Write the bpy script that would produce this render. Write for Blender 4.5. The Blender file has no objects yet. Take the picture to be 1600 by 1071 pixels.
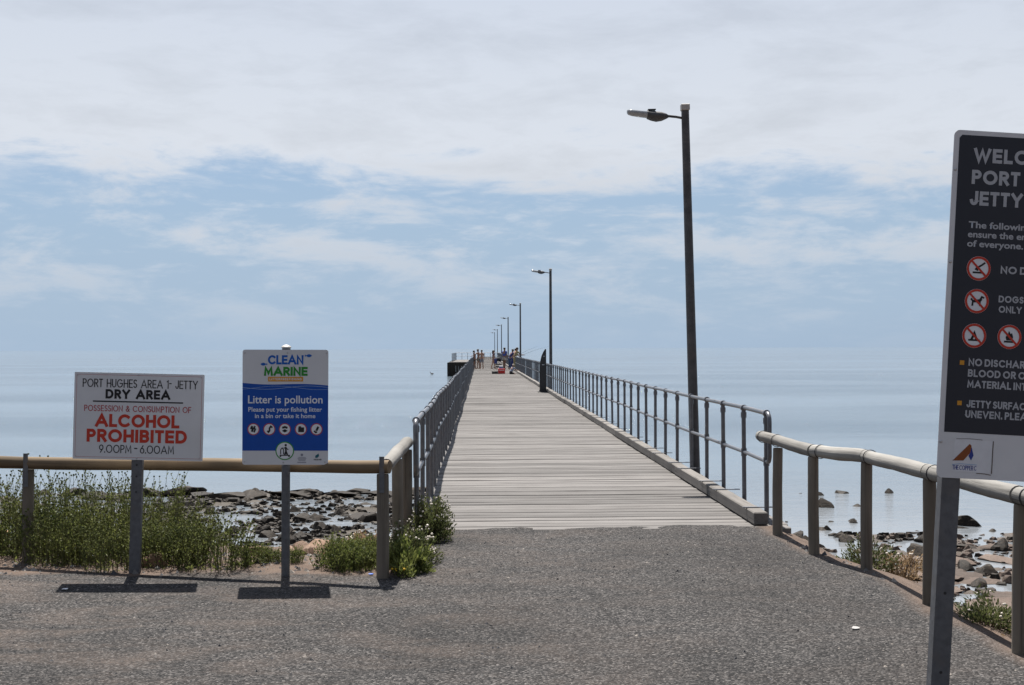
import bpy, bmesh, math, random
from mathutils import Vector, Matrix, noise, Euler
R = math.radians
random.seed(7)
sc = bpy.context.scene
col = sc.collection

# ------------------------------------------------------------------ camera
EYE = 1.65                       # eye above the jetty deck (deck is z = 0)
FPX = 2000.0                     # focal length in photo pixels (1600 wide)
cam_d = bpy.data.cameras.new('camera'); cam = bpy.data.objects.new('camera', cam_d); col.objects.link(cam)
cam_d.sensor_width = 36; cam_d.lens = 36 * FPX / 1600
cam_d.clip_start = 0.1; cam_d.clip_end = 60000
cam.location = (0, 0, EYE)
cam.rotation_euler = (R(90.272), R(0.25), R(-1.43))
sc.camera = cam
CM = cam.rotation_euler.to_matrix()
def at(px, py, z=0.0):           # where a sight line meets the level z
    d = CM @ Vector(((px - 800) / FPX, (535.5 - py) / FPX, -1))
    t = (z - EYE) / d.z
    return Vector((d.x * t, d.y * t, z))

# ------------------------------------------------------------------ sky, sun, exposure
SUNV = Vector((-0.11, 0.84, 1.65)).normalized()
EL = math.asin(SUNV.z); AZ = math.atan2(SUNV.x, SUNV.y)
world = bpy.data.worlds.new('World'); sc.world = world; world.use_nodes = True
nt = world.node_tree; nt.nodes.clear()
class NB:
    """small node-building helper"""
    def __init__(s, tree): s.t = tree
    def n(s, typ, **kw):
        nd = s.t.nodes.new(typ)
        for k, v in kw.items():
            if k == 'ins':
                for a, b in v.items():
                    if isinstance(b, bpy.types.NodeSocket): s.t.links.new(b, nd.inputs[a])
                    else: nd.inputs[a].default_value = b
            else: setattr(nd, k, v)
        return nd
    def math(s, op, a, b=None, c=None, clamp=False):
        nd = s.t.nodes.new('ShaderNodeMath'); nd.operation = op; nd.use_clamp = clamp
        for i, v in enumerate((a, b, c)):
            if v is None: continue
            if isinstance(v, bpy.types.NodeSocket): s.t.links.new(v, nd.inputs[i])
            else: nd.inputs[i].default_value = v
        return nd.outputs[0]
    def mix(s, f, a, b, mode='MIX'):
        nd = s.t.nodes.new('ShaderNodeMix'); nd.data_type = 'RGBA'; nd.blend_type = mode
        for sock, v in ((nd.inputs[0], f), (nd.inputs[6], a), (nd.inputs[7], b)):
            if isinstance(v, bpy.types.NodeSocket): s.t.links.new(v, sock)
            else: sock.default_value = v if not isinstance(v, tuple) or len(v) == 4 else v + (1,)
        return nd.outputs[2]
    def ramp(s, f, stops, interp='LINEAR'):
        nd = s.t.nodes.new('ShaderNodeValToRGB'); cr = nd.color_ramp; cr.interpolation = interp
        while len(cr.elements) < len(stops): cr.elements.new(0.5)
        for e, (p, c) in zip(cr.elements, stops):
            e.position = p; e.color = (c, c, c, 1) if isinstance(c, (int, float)) else tuple(c) + (1,)
        s.t.links.new(f, nd.inputs[0]); return nd.outputs[0]
    def noise(s, vec, scale, detail=4, rough=0.55, dist=0.0):
        nd = s.n('ShaderNodeTexNoise', ins={'Scale': scale, 'Detail': detail, 'Roughness': rough, 'Distortion': dist})
        if vec is not None: s.t.links.new(vec, nd.inputs['Vector'])
        return nd.outputs[0]
    def mapping(s, vec, scale=(1, 1, 1), loc=(0, 0, 0), rot=(0, 0, 0)):
        nd = s.n('ShaderNodeMapping', ins={'Scale': scale, 'Location': loc, 'Rotation': rot}); s.t.links.new(vec, nd.inputs[0]); return nd.outputs[0]

w = NB(nt)
sky = w.n('ShaderNodeTexSky', sky_type='NISHITA', sun_disc=False, sun_elevation=EL, sun_rotation=AZ, altitude=0, air_density=1.0, dust_density=0.3, ozone_density=1.5)
tc = w.n('ShaderNodeTexCoord'); sep = w.n('ShaderNodeSeparateXYZ', ins={0: tc.outputs['Generated']})
zz = w.math('MAXIMUM', sep.outputs[2], 0.0)
den = w.math('ADD', zz, 0.035)
# cloud sheet: directions projected on a level sheet overhead
cvec = w.n('ShaderNodeCombineXYZ', ins={0: w.math('DIVIDE', sep.outputs[0], den), 1: w.math('DIVIDE', sep.outputs[1], den), 2: 0.0}).outputs[0]
n1 = w.noise(w.mapping(tc.outputs['Generated'], (8.5, 8.5, 30), (3.1, 1.7, 0.4)), 1.0, 10, 0.62, 0.25)
n2 = w.noise(w.mapping(cvec, (0.16, 0.30, 1), (8.3, 4.2, 0)), 1.0, 4, 0.5, 0.2)
n3 = w.noise(w.mapping(tc.outputs['Generated'], (19, 19, 80), (0.3, 6.2, 2)), 1.0, 7, 0.6, 0.25)
# the thin veil closes overhead and breaks up towards the horizon
cover = w.math('ADD', w.math('MULTIPLY', w.math('SUBTRACT', n1, 0.5), 0.16), zz)
veil = w.ramp(cover, [(0.110, 0), (0.148, 1)], 'EASE')
broken = w.ramp(n1, [(0.46, 0), (0.66, 1)], 'EASE')
wisps = w.ramp(n3, [(0.50, 0), (0.72, 1)], 'EASE')
low_fade = w.ramp(zz, [(0.004, 0.10), (0.035, 0.45), (0.085, 0.95)])
low = w.math('MULTIPLY', w.math('MAXIMUM', broken, w.math('MULTIPLY', wisps, 0.55)), low_fade)
thick = w.math('SUBTRACT', 1.0, w.math('EXPONENT', w.math('DIVIDE', -0.40, w.math('MAXIMUM', zz, 0.02))))   # a thin sheet looks denser along a slant
mask = w.math('MAXIMUM', w.math('MULTIPLY', veil, thick), w.math('MULTIPLY', low, 0.80), clamp=True)
# clouds scatter the sun forwards: brighter towards it, duller away from it
sdot = w.n('ShaderNodeVectorMath', operation='DOT_PRODUCT', ins={0: tc.outputs['Generated'], 1: tuple(SUNV)}).outputs['Value']
fwd = w.ramp(w.math('MULTIPLY_ADD', sdot, 0.5, 0.5), [(0.0, 0.22), (0.5, 0.42), (0.72, 0.97), (0.85, 1.02), (1.0, 1.10)])
edge = w.ramp(n1, [(0.46, 1.09), (0.56, 1.03), (0.68, 0.96)])
ccol = w.mix(1.0, w.mix(1.0, (0.340, 0.357, 0.386, 1), fwd, 'MULTIPLY'), edge, 'MULTIPLY')
SKY = 0.045
skyc = w.mix(1.0, sky.outputs[0], (SKY * 0.86, SKY * 0.93, SKY * 1.05, 1), 'MULTIPLY')
haze_f = w.ramp(zz, [(0.0, 0.97), (0.06, 0.90), (0.14, 0.62), (0.32, 0.0)])          # sea haze thickening towards the horizon
skyc = w.mix(haze_f, skyc, w.mix(1.0, (0.198, 0.260, 0.340, 1), fwd, 'MULTIPLY'))
bg = w.n('ShaderNodeBackground', ins={'Color': w.mix(mask, skyc, ccol), 'Strength': 1.0})
wo = w.n('ShaderNodeOutputWorld', ins={0: bg.outputs[0]})
sun_d = bpy.data.lights.new('sun', 'SUN'); sun_d.energy = 5.0; sun_d.angle = R(0.53); sun_d.color = (1.0, 0.955, 0.89)
sun = bpy.data.objects.new('sun', sun_d); col.objects.link(sun); sun.location = SUNV * 50
sun.rotation_euler = (-SUNV).to_track_quat('-Z', 'Y').to_euler()
vs = sc.view_settings; vs.view_transform = 'Standard'; vs.look = 'None'; vs.gamma = 1.0; vs.use_curve_mapping = False
vs.exposure = 1.0
sc.cycles.use_denoising = True
sc.cycles.max_bounces = 6; sc.cycles.sample_clamp_indirect = 6

# ------------------------------------------------------------------ mesh helpers
class MB:
    def __init__(s): s.v = []; s.f = []; s.m = []; s.cm = 0
    def add(s, vs, fs):
        b = len(s.v); s.v.extend([tuple(v) for v in vs])
        for f in fs: s.f.append(tuple(i + b for i in f)); s.m.append(s.cm)
        return s
    def box(s, lo, hi, M=None):
        x0, y0, z0 = lo; x1, y1, z1 = hi
        vs = [Vector(p) for p in ((x0,y0,z0),(x1,y0,z0),(x1,y1,z0),(x0,y1,z0),(x0,y0,z1),(x1,y0,z1),(x1,y1,z1),(x0,y1,z1))]
        if M: vs = [M @ v for v in vs]
        return s.add(vs, [(0,3,2,1),(4,5,6,7),(0,1,5,4),(1,2,6,5),(2,3,7,6),(3,0,4,7)])
    def bbox(s, lo, hi, b=0.006, M=None):      # box with chamfered vertical and top edges
        bm = bmesh.new(); bmesh.ops.create_cube(bm, size=1)
        for v in bm.verts:
            v.co = Vector(((lo[i] + hi[i]) / 2 + v.co[i] * (hi[i] - lo[i]) for i in range(3)))
        bmesh.ops.bevel(bm, geom=bm.edges[:], offset=b, segments=1, affect='EDGES')
        return s.bm(bm, M)
    def bm(s, bm, M=None):
        bm.verts.index_update()
        vs = [(M @ v.co) if M else v.co.copy() for v in bm.verts]; fs = [[v.index for v in f.verts] for f in bm.faces]
        bm.free(); return s.add(vs, fs)
    def tube(s, pts, rad, n=8, cap=True, closed=False):
        pts = [Vector(p) for p in pts]; k = len(pts)
        rads = rad if isinstance(rad, (list, tuple)) else [rad] * k
        rings = []; up = None
        for i, p in enumerate(pts):
            if closed: t = pts[(i + 1) % k] - pts[i - 1]
            else: t = (pts[min(i + 1, k - 1)] - pts[max(i - 1, 0)])
            if t.length < 1e-9: t = Vector((0, 0, 1))
            t.normalize()
            if up is None: up = Vector((0, 0, 1)) if abs(t.z) < 0.9 else Vector((1, 0, 0))
            a = t.cross(up)
            if a.length < 1e-4: a = t.cross(Vector((0, 1, 0)))
            a.normalize(); b = a.cross(t).normalized(); up = b
            rings.append([p + (a * math.cos(2 * math.pi * j / n) + b * math.sin(2 * math.pi * j / n)) * rads[i] for j in range(n)])
        vs = [v for r in rings for v in r]; fs = []
        for i in range(k if closed else k - 1):
            i2 = (i + 1) % k
            for j in range(n): fs.append((i*n + j, i*n + (j+1) % n, i2*n + (j+1) % n, i2*n + j))
        if cap and not closed:
            fs.append(tuple(range(n))[::-1]); fs.append(tuple((k-1)*n + j for j in range(n)))
        return s.add(vs, fs)
    def ell(s, c, r, seg=10, rings=6, M=None):
        bm = bmesh.new(); bmesh.ops.create_uvsphere(bm, u_segments=seg, v_segments=rings, radius=1)
        for v in bm.verts: v.co = Vector((c[0] + v.co.x*r[0], c[1] + v.co.y*r[1], c[2] + v.co.z*r[2]))
        return s.bm(bm, M)
    def mesh(s, name, mats, smooth=None):
        me = bpy.data.meshes.new(name); me.from_pydata(s.v, [], s.f); me.update()
        for m in (mats if isinstance(mats, (list, tuple)) else [mats]): me.materials.append(m)
        if isinstance(mats, (list, tuple)) and len(mats) > 1: me.polygons.foreach_set('material_index', s.m)
        if smooth is not None:
            me.polygons.foreach_set('use_smooth', [True] * len(me.polygons))
            try: me.set_sharp_from_angle(angle=R(smooth))
            except Exception: pass
        return me
    def build(s, name, mats, parent=None, smooth=None):
        return obj(name, s.mesh(name, mats, smooth), parent)
def obj(name, me, parent=None, loc=None, rot=None, scale=None):
    o = bpy.data.objects.new(name, me); col.objects.link(o)
    if parent: o.parent = parent
    if loc is not None: o.location = loc
    if rot is not None: o.rotation_euler = rot
    if scale is not None: o.scale = scale
    return o
def tag(o, label=None, cat=None, group=None, kind=None):
    if label: o['label'] = label
    if cat: o['category'] = cat
    if group: o['group'] = group
    if kind: o['kind'] = kind
    return o
def thing(name, label, cat, loc=(0, 0, 0), rot=(0, 0, 0), group=None):
    o = obj(name, None, None, loc, rot); o.empty_display_size = 0.2
    return tag(o, label, cat, group)
def copy_tree(o, parent=None):
    c = o.copy(); col.objects.link(c); c.parent = parent
    for ch in [x for x in bpy.data.objects if x.parent == o]: copy_tree(ch, c)
    return c
def fbm(x, y, z=0, o=4):
    return noise.fractal(Vector((x, y, z)), 1.0, 2.0, o)

# ------------------------------------------------------------------ materials
def newmat(name):
    m = bpy.data.materials.new(name); m.use_nodes = True; t = m.node_tree
    return m, NB(t), t.nodes['Principled BSDF']
def link(b, sock, bsdf, name): b.t.links.new(sock, bsdf.inputs[name])
def add_bump(b, bsdf, h, strength=0.3, dist=0.01):
    nd = b.n('ShaderNodeBump', ins={'Height': h, 'Strength': strength, 'Distance': dist}); link(b, nd.outputs[0], bsdf, 'Normal')
def mat_plain(name, c, rough=0.6, metal=0.0, var=0.18, scale=14, bump=0.0, spec=0.5, dirt=None):
    m, b, p = newmat(name); tcn = b.n('ShaderNodeTexCoord')
    nz = b.noise(tcn.outputs['Object'], scale, 5, 0.6)
    lo = tuple(x * (1 - var) for x in c); hi = tuple(min(1, x * (1 + var)) for x in c)
    cc = b.ramp(nz, [(0.3, lo), (0.7, hi)])
    if dirt:
        n2 = b.noise(tcn.outputs['Object'], scale * 0.25, 5, 0.65)
        cc = b.mix(b.ramp(n2, [(0.52, 0), (0.72, 0.7)]), cc, dirt + (1,))
    link(b, cc, p, 'Base Color'); p.inputs['Roughness'].default_value = rough; p.inputs['Metallic'].default_value = metal
    p.inputs['Specular IOR Level'].default_value = spec
    if bump: add_bump(b, p, nz, bump, 0.004)
    return m
def mat_wood(name, c1, c2, dark, axis=0, grain=26, rough=0.85, bump=0.35):
    m, b, p = newmat(name); tcn = b.n('ShaderNodeTexCoord'); oi = b.n('ShaderNodeObjectInfo')
    s = [grain, grain, grain]; s[axis] = grain * 0.035
    off = b.n('ShaderNodeVectorMath', operation='ADD', ins={0: tcn.outputs['Object'], 1: b.n('ShaderNodeCombineXYZ', ins={0: b.math('MULTIPLY', oi.outputs['Random'], 37), 1: b.math('MULTIPLY', oi.outputs['Random'], 11), 2: 0.0}).outputs[0]}).outputs[0]
    g = b.noise(b.mapping(off, tuple(s)), 1.0, 6, 0.65, 0.4)
    blot = b.noise(off, 1.7, 4, 0.6)
    cc = b.mix(b.ramp(blot, [(0.3, 0), (0.7, 1)]), c1 + (1,), c2 + (1,))
    cc = b.mix(b.ramp(g, [(0.28, 0.85), (0.46, 0.0)]), cc, dark + (1,))
    rv = b.math('MULTIPLY_ADD', oi.outputs['Random'], 0.50, 0.74)
    cc = b.mix(1.0, cc, b.n('ShaderNodeCombineColor', ins={0: rv, 1: rv, 2: rv}).outputs[0], 'MULTIPLY')
    link(b, cc, p, 'Base Color'); p.inputs['Roughness'].default_value = rough; p.inputs['Specular IOR Level'].default_value = 0.25
    add_bump(b, p, g, bump, 0.006)
    return m
def mat_leaf(name, c1, c2, scale=3.0):
    m, b, p = newmat(name); geo = b.n('ShaderNodeNewGeometry')
    nz = b.noise(geo.outputs['Position'], scale, 3, 0.6)
    wn = b.n('ShaderNodeTexWhiteNoise', noise_dimensions='3D'); b.t.links.new(b.n('ShaderNodeVectorMath', operation='SNAP', ins={0: geo.outputs['Position'], 1: (0.02, 0.02, 0.02)}).outputs[0], wn.inputs[0])
    f = b.math('ADD', b.math('MULTIPLY', nz, 0.7), b.math('MULTIPLY', wn.outputs[0], 0.35))
    cc = b.ramp(f, [(0.3, c1), (0.75, c2)])
    link(b, cc, p, 'Base Color'); p.inputs['Roughness'].default_value = 0.6; p.inputs['Specular IOR Level'].default_value = 0.3
    tr = b.n('ShaderNodeBsdfTranslucent', ins={0: cc}); mx = b.n('ShaderNodeMixShader', ins={0: 0.4, 1: p.outputs[0], 2: tr.outputs[0]})
    b.t.links.new(mx.outputs[0], b.t.nodes['Material Output'].inputs[0])
    return m
def mat_flat(name, c, rough=0.5, spec=0.3): return mat_plain(name, c, rough, 0, 0.05, 30, 0, spec)

M_deck = mat_wood('weathered_deck_timber', (0.118, 0.110, 0.105), (0.150, 0.142, 0.136), (0.038, 0.034, 0.031), 0, 34)
M_kerb = mat_wood('weathered_kerb_timber', (0.21, 0.195, 0.18), (0.15, 0.14, 0.13), (0.05, 0.045, 0.04), 1, 26)
M_log = mat_wood('weathered_log', (0.265, 0.255, 0.236), (0.20, 0.19, 0.175), (0.050, 0.045, 0.040), 1, 24, bump=1.0)
M_pine = mat_wood('treated_pine', (0.27, 0.19, 0.095), (0.21, 0.145, 0.075), (0.10, 0.065, 0.035), 0, 16)
M_post = mat_wood('treated_pine_post', (0.19, 0.165, 0.135), (0.13, 0.112, 0.09), (0.042, 0.036, 0.03), 2, 20)
M_pile = mat_wood('dark_pile_timber', (0.045, 0.038, 0.032), (0.03, 0.026, 0.022), (0.012, 0.01, 0.009), 2, 10)
M_galv = mat_plain('galvanised_steel', (0.13, 0.138, 0.155), 0.38, 0.55, 0.25, 22, 0.1, dirt=(0.20, 0.16, 0.13))
M_gpost = mat_plain('galvanised_sign_post', (0.125, 0.128, 0.138), 0.6, 0.35, 0.22, 30, 0.15, dirt=(0.11, 0.095, 0.085))
M_pole = mat_plain('aged_steel_pole', (0.072, 0.072, 0.076), 0.6, 0.3, 0.3, 9, 0.2, dirt=(0.10, 0.080, 0.066))
M_cap = mat_plain('pole_cap', (0.42, 0.40, 0.37), 0.6, 0.2)
M_white = mat_plain('sign_white', (0.63, 0.63, 0.65), 0.35, 0, 0.04, 6, dirt=(0.50, 0.49, 0.48))
M_alu = mat_plain('sign_edge_aluminium', (0.5, 0.5, 0.51), 0.4, 0.7, 0.08)
M_black = mat_flat('print_black', (0.016, 0.016, 0.018)); M_red = mat_flat('print_red', (0.50, 0.045, 0.025)); M_dred = mat_flat('print_dull_red', (0.40, 0.05, 0.06))
M_blue = mat_flat('print_blue', (0.006, 0.07, 0.36)); M_cblue = mat_flat('print_bright_blue', (0.012, 0.11, 0.44)); M_green = mat_flat('print_green', (0.03, 0.24, 0.035))
M_orange = mat_flat('print_orange', (0.62, 0.28, 0.03)); M_pwhite = mat_flat('print_white', (0.72, 0.73, 0.76)); M_pale = mat_flat('print_pale_blue', (0.30, 0.42, 0.62))
M_char = mat_flat('print_charcoal', (0.028, 0.031, 0.042), 0.4); M_lgrey = mat_flat('print_light_grey', (0.40, 0.41, 0.44)); M_brown = mat_flat('print_brown', (0.24, 0.07, 0.02)); M_navy = mat_flat('print_navy', (0.03, 0.05, 0.25))
M_stick = mat_plain('sticker', (0.66, 0.66, 0.69), 0.5, 0, 0.06, 20); M_stain = mat_plain('rust_stain', (0.10, 0.07, 0.055), 0.9)
M_dark = mat_plain('dark_plastic', (0.022, 0.022, 0.025), 0.5)
M_lens = mat_plain('lamp_acrylic', (0.34, 0.36, 0.38), 0.12, 0, 0.15, 9); 
M_weed = mat_leaf('weed_leaf', (0.036, 0.056, 0.012), (0.23, 0.25, 0.075)); M_stem = mat_leaf('weed_stem', (0.075, 0.085, 0.03), (0.18, 0.165, 0.08))
M_shrub = mat_leaf('shrub_leaf', (0.035, 0.05, 0.016), (0.13, 0.14, 0.055)); M_twig = mat_plain('twig', (0.14, 0.10, 0.065), 0.9)
M_dry = mat_leaf('dry_leaf', (0.17, 0.10, 0.055), (0.34, 0.25, 0.15)); M_flower = mat_plain('pale_flower', (0.66, 0.60, 0.52), 0.8); M_yel = mat_plain('yellow_petal', (0.75, 0.48, 0.02), 0.7)
M_rust = mat_leaf('red_succulent', (0.16, 0.06, 0.035), (0.30, 0.15, 0.08))

def mat_rock(name, c1, c2, c3, scale=3.0):
    m, b, p = newmat(name); geo = b.n('ShaderNodeNewGeometry'); oi = b.n('ShaderNodeObjectInfo')
    n_ = b.noise(geo.outputs['Position'], scale, 8, 0.65); f_ = b.noise(geo.outputs['Position'], scale * 9, 6, 0.7)
    cc = b.mix(b.ramp(n_, [(0.35, 0), (0.65, 1)]), c1 + (1,), c2 + (1,)); cc = b.mix(b.ramp(f_, [(0.48, 0), (0.68, 0.8)]), cc, c3 + (1,))
    rv = b.math('MULTIPLY_ADD', oi.outputs['Random'], 0.7, 0.65)
    cc = b.mix(1.0, cc, b.n('ShaderNodeCombineColor', ins={0: rv, 1: rv, 2: rv}).outputs[0], 'MULTIPLY')
    link(b, cc, p, 'Base Color'); p.inputs['Roughness'].default_value = 0.7; p.inputs['Specular IOR Level'].default_value = 0.2
    add_bump(b, p, b.math('ADD', n_, b.math('MULTIPLY', f_, 0.5)), 0.7, 0.03)
    return m
M_rock = mat_rock('tidal_rock', (0.010, 0.008, 0.0065), (0.021, 0.016, 0.0115), (0.060, 0.044, 0.030))
M_ledge = mat_rock('ledge_rock', (0.080, 0.056, 0.044), (0.118, 0.088, 0.070), (0.045, 0.033, 0.026))
M_sand = mat_rock('orange_rock', (0.22, 0.135, 0.088), (0.28, 0.19, 0.135), (0.15, 0.09, 0.06), 5)

# ------------------------------------------------------------------ ground: one sheet, asphalt apron falling to the shore
RF = [at(1215, 836), at(1272, 866), at(1354, 889), at(1452, 944), at(1594, 1020)]     # feet of the right-hand fence posts
def lerp(a, b, t): return a + (b - a) * t
def clamp(x, a=0.0, b=1.0): return max(a, min(b, x))
def sst(x): x = clamp(x); return x * x * (3 - 2 * x)
def xr(Y):
    pts = [(-60, 3.25), (3, 3.12)] + [(p.y, p.x + 0.07) for p in reversed(RF)] + [(14, 2.75), (80, 2.75)]
    for (a, xa), (b_, xb) in zip(pts, pts[1:]):
        if a <= Y <= b_: return lerp(xa, xb, (Y - a) / (b_ - a))
    return 3.0
def yl(X): return lerp(10.15, 11.77, sst((X + 1.25) / 0.75)) + (0.25 * clamp((-X - 1.2) / 3))
def height(X, Y):
    wob = 0.10 * fbm(X * 1.3, Y * 1.3, 3)
    dl = Y - yl(X) + wob; dr = X - xr(Y) + wob * 0.6
    fl = fr = 0.0
    if dl > 0:
        L = lerp(11.0, 4.0, sst((X + 1.2) / 1.0)); t = dl / L
        fl = 1.765 * (min(1, t) ** 1.12)
        if Y > 30.5: fl += (Y - 30.5) * 0.11
    if dr > 0:
        fr = 1.26 * sst(dr / 2.4 + 0.06) + 0.26 * clamp((Y - 8) / 12.5) * clamp(dr / 2)
        if Y > 20: fr += (Y - 20) * 0.09
        if X > 30: fr += (X - 30) * 0.0
    f = max(fl, fr)
    if f <= 0: return 0.008 * fbm(X * 0.8, Y * 0.8, 1) + (0.009 + 0.016 * fbm(X * 2.3, Y * 2.3, 5)) * sst((Y - 11.2) / 0.4)
    k = clamp(f / 0.5)
    st = fbm(X * 0.9, Y * 0.9, 7, 5) * 0.09 + fbm(X * 3.1, Y * 3.1, 9, 4) * 0.045
    if dr > 0 and fr > 0.9: st = round(st / 0.045) * 0.045 * 0.7 + st * 0.45       # layered ledges
    return max(-5.0, -f + st * k)
def asph(X, Y):
    wob = 0.22 * fbm(X * 1.7, Y * 1.7, 21) + 0.10 * fbm(X * 6, Y * 6, 22)
    ed = lerp(9.42, 11.9, sst((X + 0.62) / 0.40)) + 0.22 * clamp((-X - 1) / 3)
    e1 = ed - Y + wob
    e2 = xr(Y) - 0.10 - X + wob * 0.35
    return clamp(min(e1, e2) / 0.16 + 0.5)
def axis(segs):
    out = []
    for a, b_, st in segs:
        n_ = max(1, int(round((b_ - a) / st))); out += [a + (b_ - a) * i / n_ for i in range(n_)]
    return out + [segs[-1][1]]
gx = axis([(-400, -60, 40), (-60, -14, 2), (-14, -6, 0.25), (-6, 5, 0.075), (5, 13, 0.16), (13, 20, 0.6), (20, 60, 3), (60, 400, 40)])
gy = axis([(-400, -30, 40), (-30, 3, 2), (3, 6.4, 0.2), (6.4, 13.5, 0.075), (13.5, 22, 0.15), (22, 33, 0.2), (33, 60, 1.5)])
gv = []; ga = []
for Y in gy:
    for X in gx: gv.append((X, Y, height(X, Y))); ga.append(asph(X, Y))
nx = len(gx); gf = [(j*nx + i, j*nx + i + 1, (j+1)*nx + i + 1, (j+1)*nx + i) for j in range(len(gy) - 1) for i in range(nx - 1)]
gme = bpy.data.meshes.new('ground'); gme.from_pydata(gv, [], gf); gme.update()
at_ = gme.attributes.new('paved', 'FLOAT', 'POINT'); at_.data.foreach_set('value', ga)
gme.polygons.foreach_set('use_smooth', [True] * len(gme.polygons))
m, b, p = newmat('ground_surface')
geo = b.n('ShaderNodeNewGeometry'); P = geo.outputs['Position']; sp = b.n('ShaderNodeSeparateXYZ', ins={0: P})
attr = b.n('ShaderNodeAttribute', attribute_name='paved')
vor = b.n('ShaderNodeTexVoronoi', ins={'Scale': 92.0, 'Randomness': 1.0}); b.t.links.new(P, vor.inputs['Vector'])
vr = b.n('ShaderNodeSeparateColor', ins={0: vor.outputs['Color']})
vor2 = b.n('ShaderNodeTexVoronoi', ins={'Scale': 48.0, 'Randomness': 1.0}); b.t.links.new(P, vor2.inputs['Vector'])
vr2 = b.n('ShaderNodeSeparateColor', ins={0: vor2.outputs['Color']})
chip = b.ramp(vr.outputs[0], [(0.0, (0.004, 0.004, 0.0045)), (0.30, (0.012, 0.0115, 0.012)), (0.60, (0.050, 0.047, 0.046)), (0.88, (0.108, 0.100, 0.096)), (1.0, (0.22, 0.205, 0.195))])
chip2 = b.ramp(vr2.outputs[1], [(0.0, (0.012,0.012,0.013)), (0.5, (0.042,0.040,0.039)), (0.95, (0.080,0.076,0.073)), (1.0, (0.16,0.15,0.142))])
asp = b.mix(0.18, chip, chip2)
pat = b.noise(P, 0.75, 5, 0.6, 0.3); pat2 = b.noise(b.mapping(P, (0.8, 1.7, 1)), 1.3, 8, 0.68, 0.5)
asp = b.mix(1.0, asp, b.ramp(pat, [(0.3, 0.56), (0.7, 1.0)]), 'MULTIPLY')
# drifted sandy dust lying on the apron
leftish = b.math('MULTIPLY_ADD', sp.outputs[0], -0.10, 0.20, clamp=True)
dust = b.math('MULTIPLY', b.ramp(pat2, [(0.45, 0), (0.68, 1)]), b.math('ADD', leftish, 0.16), clamp=True)
dust = b.math('MULTIPLY', dust, b.ramp(vr.outputs[1], [(0.15, 0.35), (0.7, 1.0)]))
crk = b.n('ShaderNodeTexVoronoi', feature='DISTANCE_TO_EDGE', ins={'Scale': 0.55, 'Randomness': 1.0}); b.t.links.new(b.mapping(b.n('ShaderNodeVectorMath', operation='ADD', ins={0: P, 1: b.n('ShaderNodeVectorMath', operation='SCALE', ins={0: b.n('ShaderNodeTexNoise', ins={'Scale': 2.5, 'Detail': 5.0}).outputs['Color'], 'Scale': 0.35}).outputs[0]}).outputs[0], (0.55, 1.6, 1)), crk.inputs['Vector'])
crack = b.math('MULTIPLY', b.ramp(crk.outputs['Distance'], [(0.0015, 1), (0.004, 0)]), b.ramp(pat, [(0.46, 0), (0.56, 0.85)]))
asp = b.mix(crack, asp, (0.012, 0.011, 0.011, 1))
asp = b.mix(dust, asp, (0.135, 0.104, 0.086, 1))
dn = b.noise(P, 4.0, 7, 0.65); df = b.noise(P, 46, 4, 0.7)
dirt = b.mix(b.ramp(dn, [(0.35, 0), (0.65, 1)]), (0.088, 0.060, 0.046, 1), (0.145, 0.105, 0.082, 1)); dirt = b.mix(b.ramp(df, [(0.45, 0), (0.7, 0.8)]), dirt, (0.12, 0.09, 0.07, 1))
ln = b.noise(b.mapping(P, (1, 1.6, 6)), 2.2, 7, 0.65, 0.4)
rockc = b.mix(b.ramp(ln, [(0.36, 0), (0.62, 1)]), (0.045, 0.033, 0.026, 1), (0.115, 0.085, 0.068, 1)); rockc = b.mix(b.ramp(df, [(0.5, 0), (0.72, 0.7)]), rockc, (0.06, 0.048, 0.038, 1))
low_ = b.ramp(b.math('MULTIPLY_ADD', b.math('ADD', sp.outputs[2], b.math('MULTIPLY', dn, 0.5)), 1.0, 1.2), [(0.0, 1), (0.75, 0)])
wet = b.ramp(b.math('ADD', sp.outputs[2], 2.0), [(0.24, 1), (0.36, 0)])
reef = b.math('MULTIPLY', b.ramp(b.math('ADD', sp.outputs[2], 2.0), [(0.35, 1), (1.0, 0)]), b.ramp(b.math('MULTIPLY_ADD', sp.outputs[0], 0.25, 0.5), [(0.3, 1), (0.9, 0)]))   # weed-covered reef on the sheltered side
natural = b.mix(low_, dirt, rockc); natural = b.mix(reef, natural, b.mix(b.ramp(df, [(0.4, 0), (0.7, 1)]), (0.022, 0.018, 0.013, 1), (0.085, 0.066, 0.046, 1))); natural = b.mix(b.math('MULTIPLY', wet, 0.6), natural, (0.055, 0.045, 0.033, 1))
link(b, b.mix(attr.outputs['Fac'], natural, asp), p, 'Base Color')
link(b, b.math('SUBTRACT', 0.93, b.math('MULTIPLY', wet, 0.5)), p, 'Roughness'); p.inputs['Specular IOR Level'].default_value = 0.25
hb = b.math('ADD', b.math('MULTIPLY', b.math('SUBTRACT', 1.0, vor.outputs['Distance']), 0.6), b.math('ADD', b.math('MULTIPLY', df, 0.5), b.math('MULTIPLY', dn, 0.8)))
add_bump(b, p, hb, 0.9, 0.016)
ground = tag(obj('ground', gme), kind='structure'); gme.materials.append(m)

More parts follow.
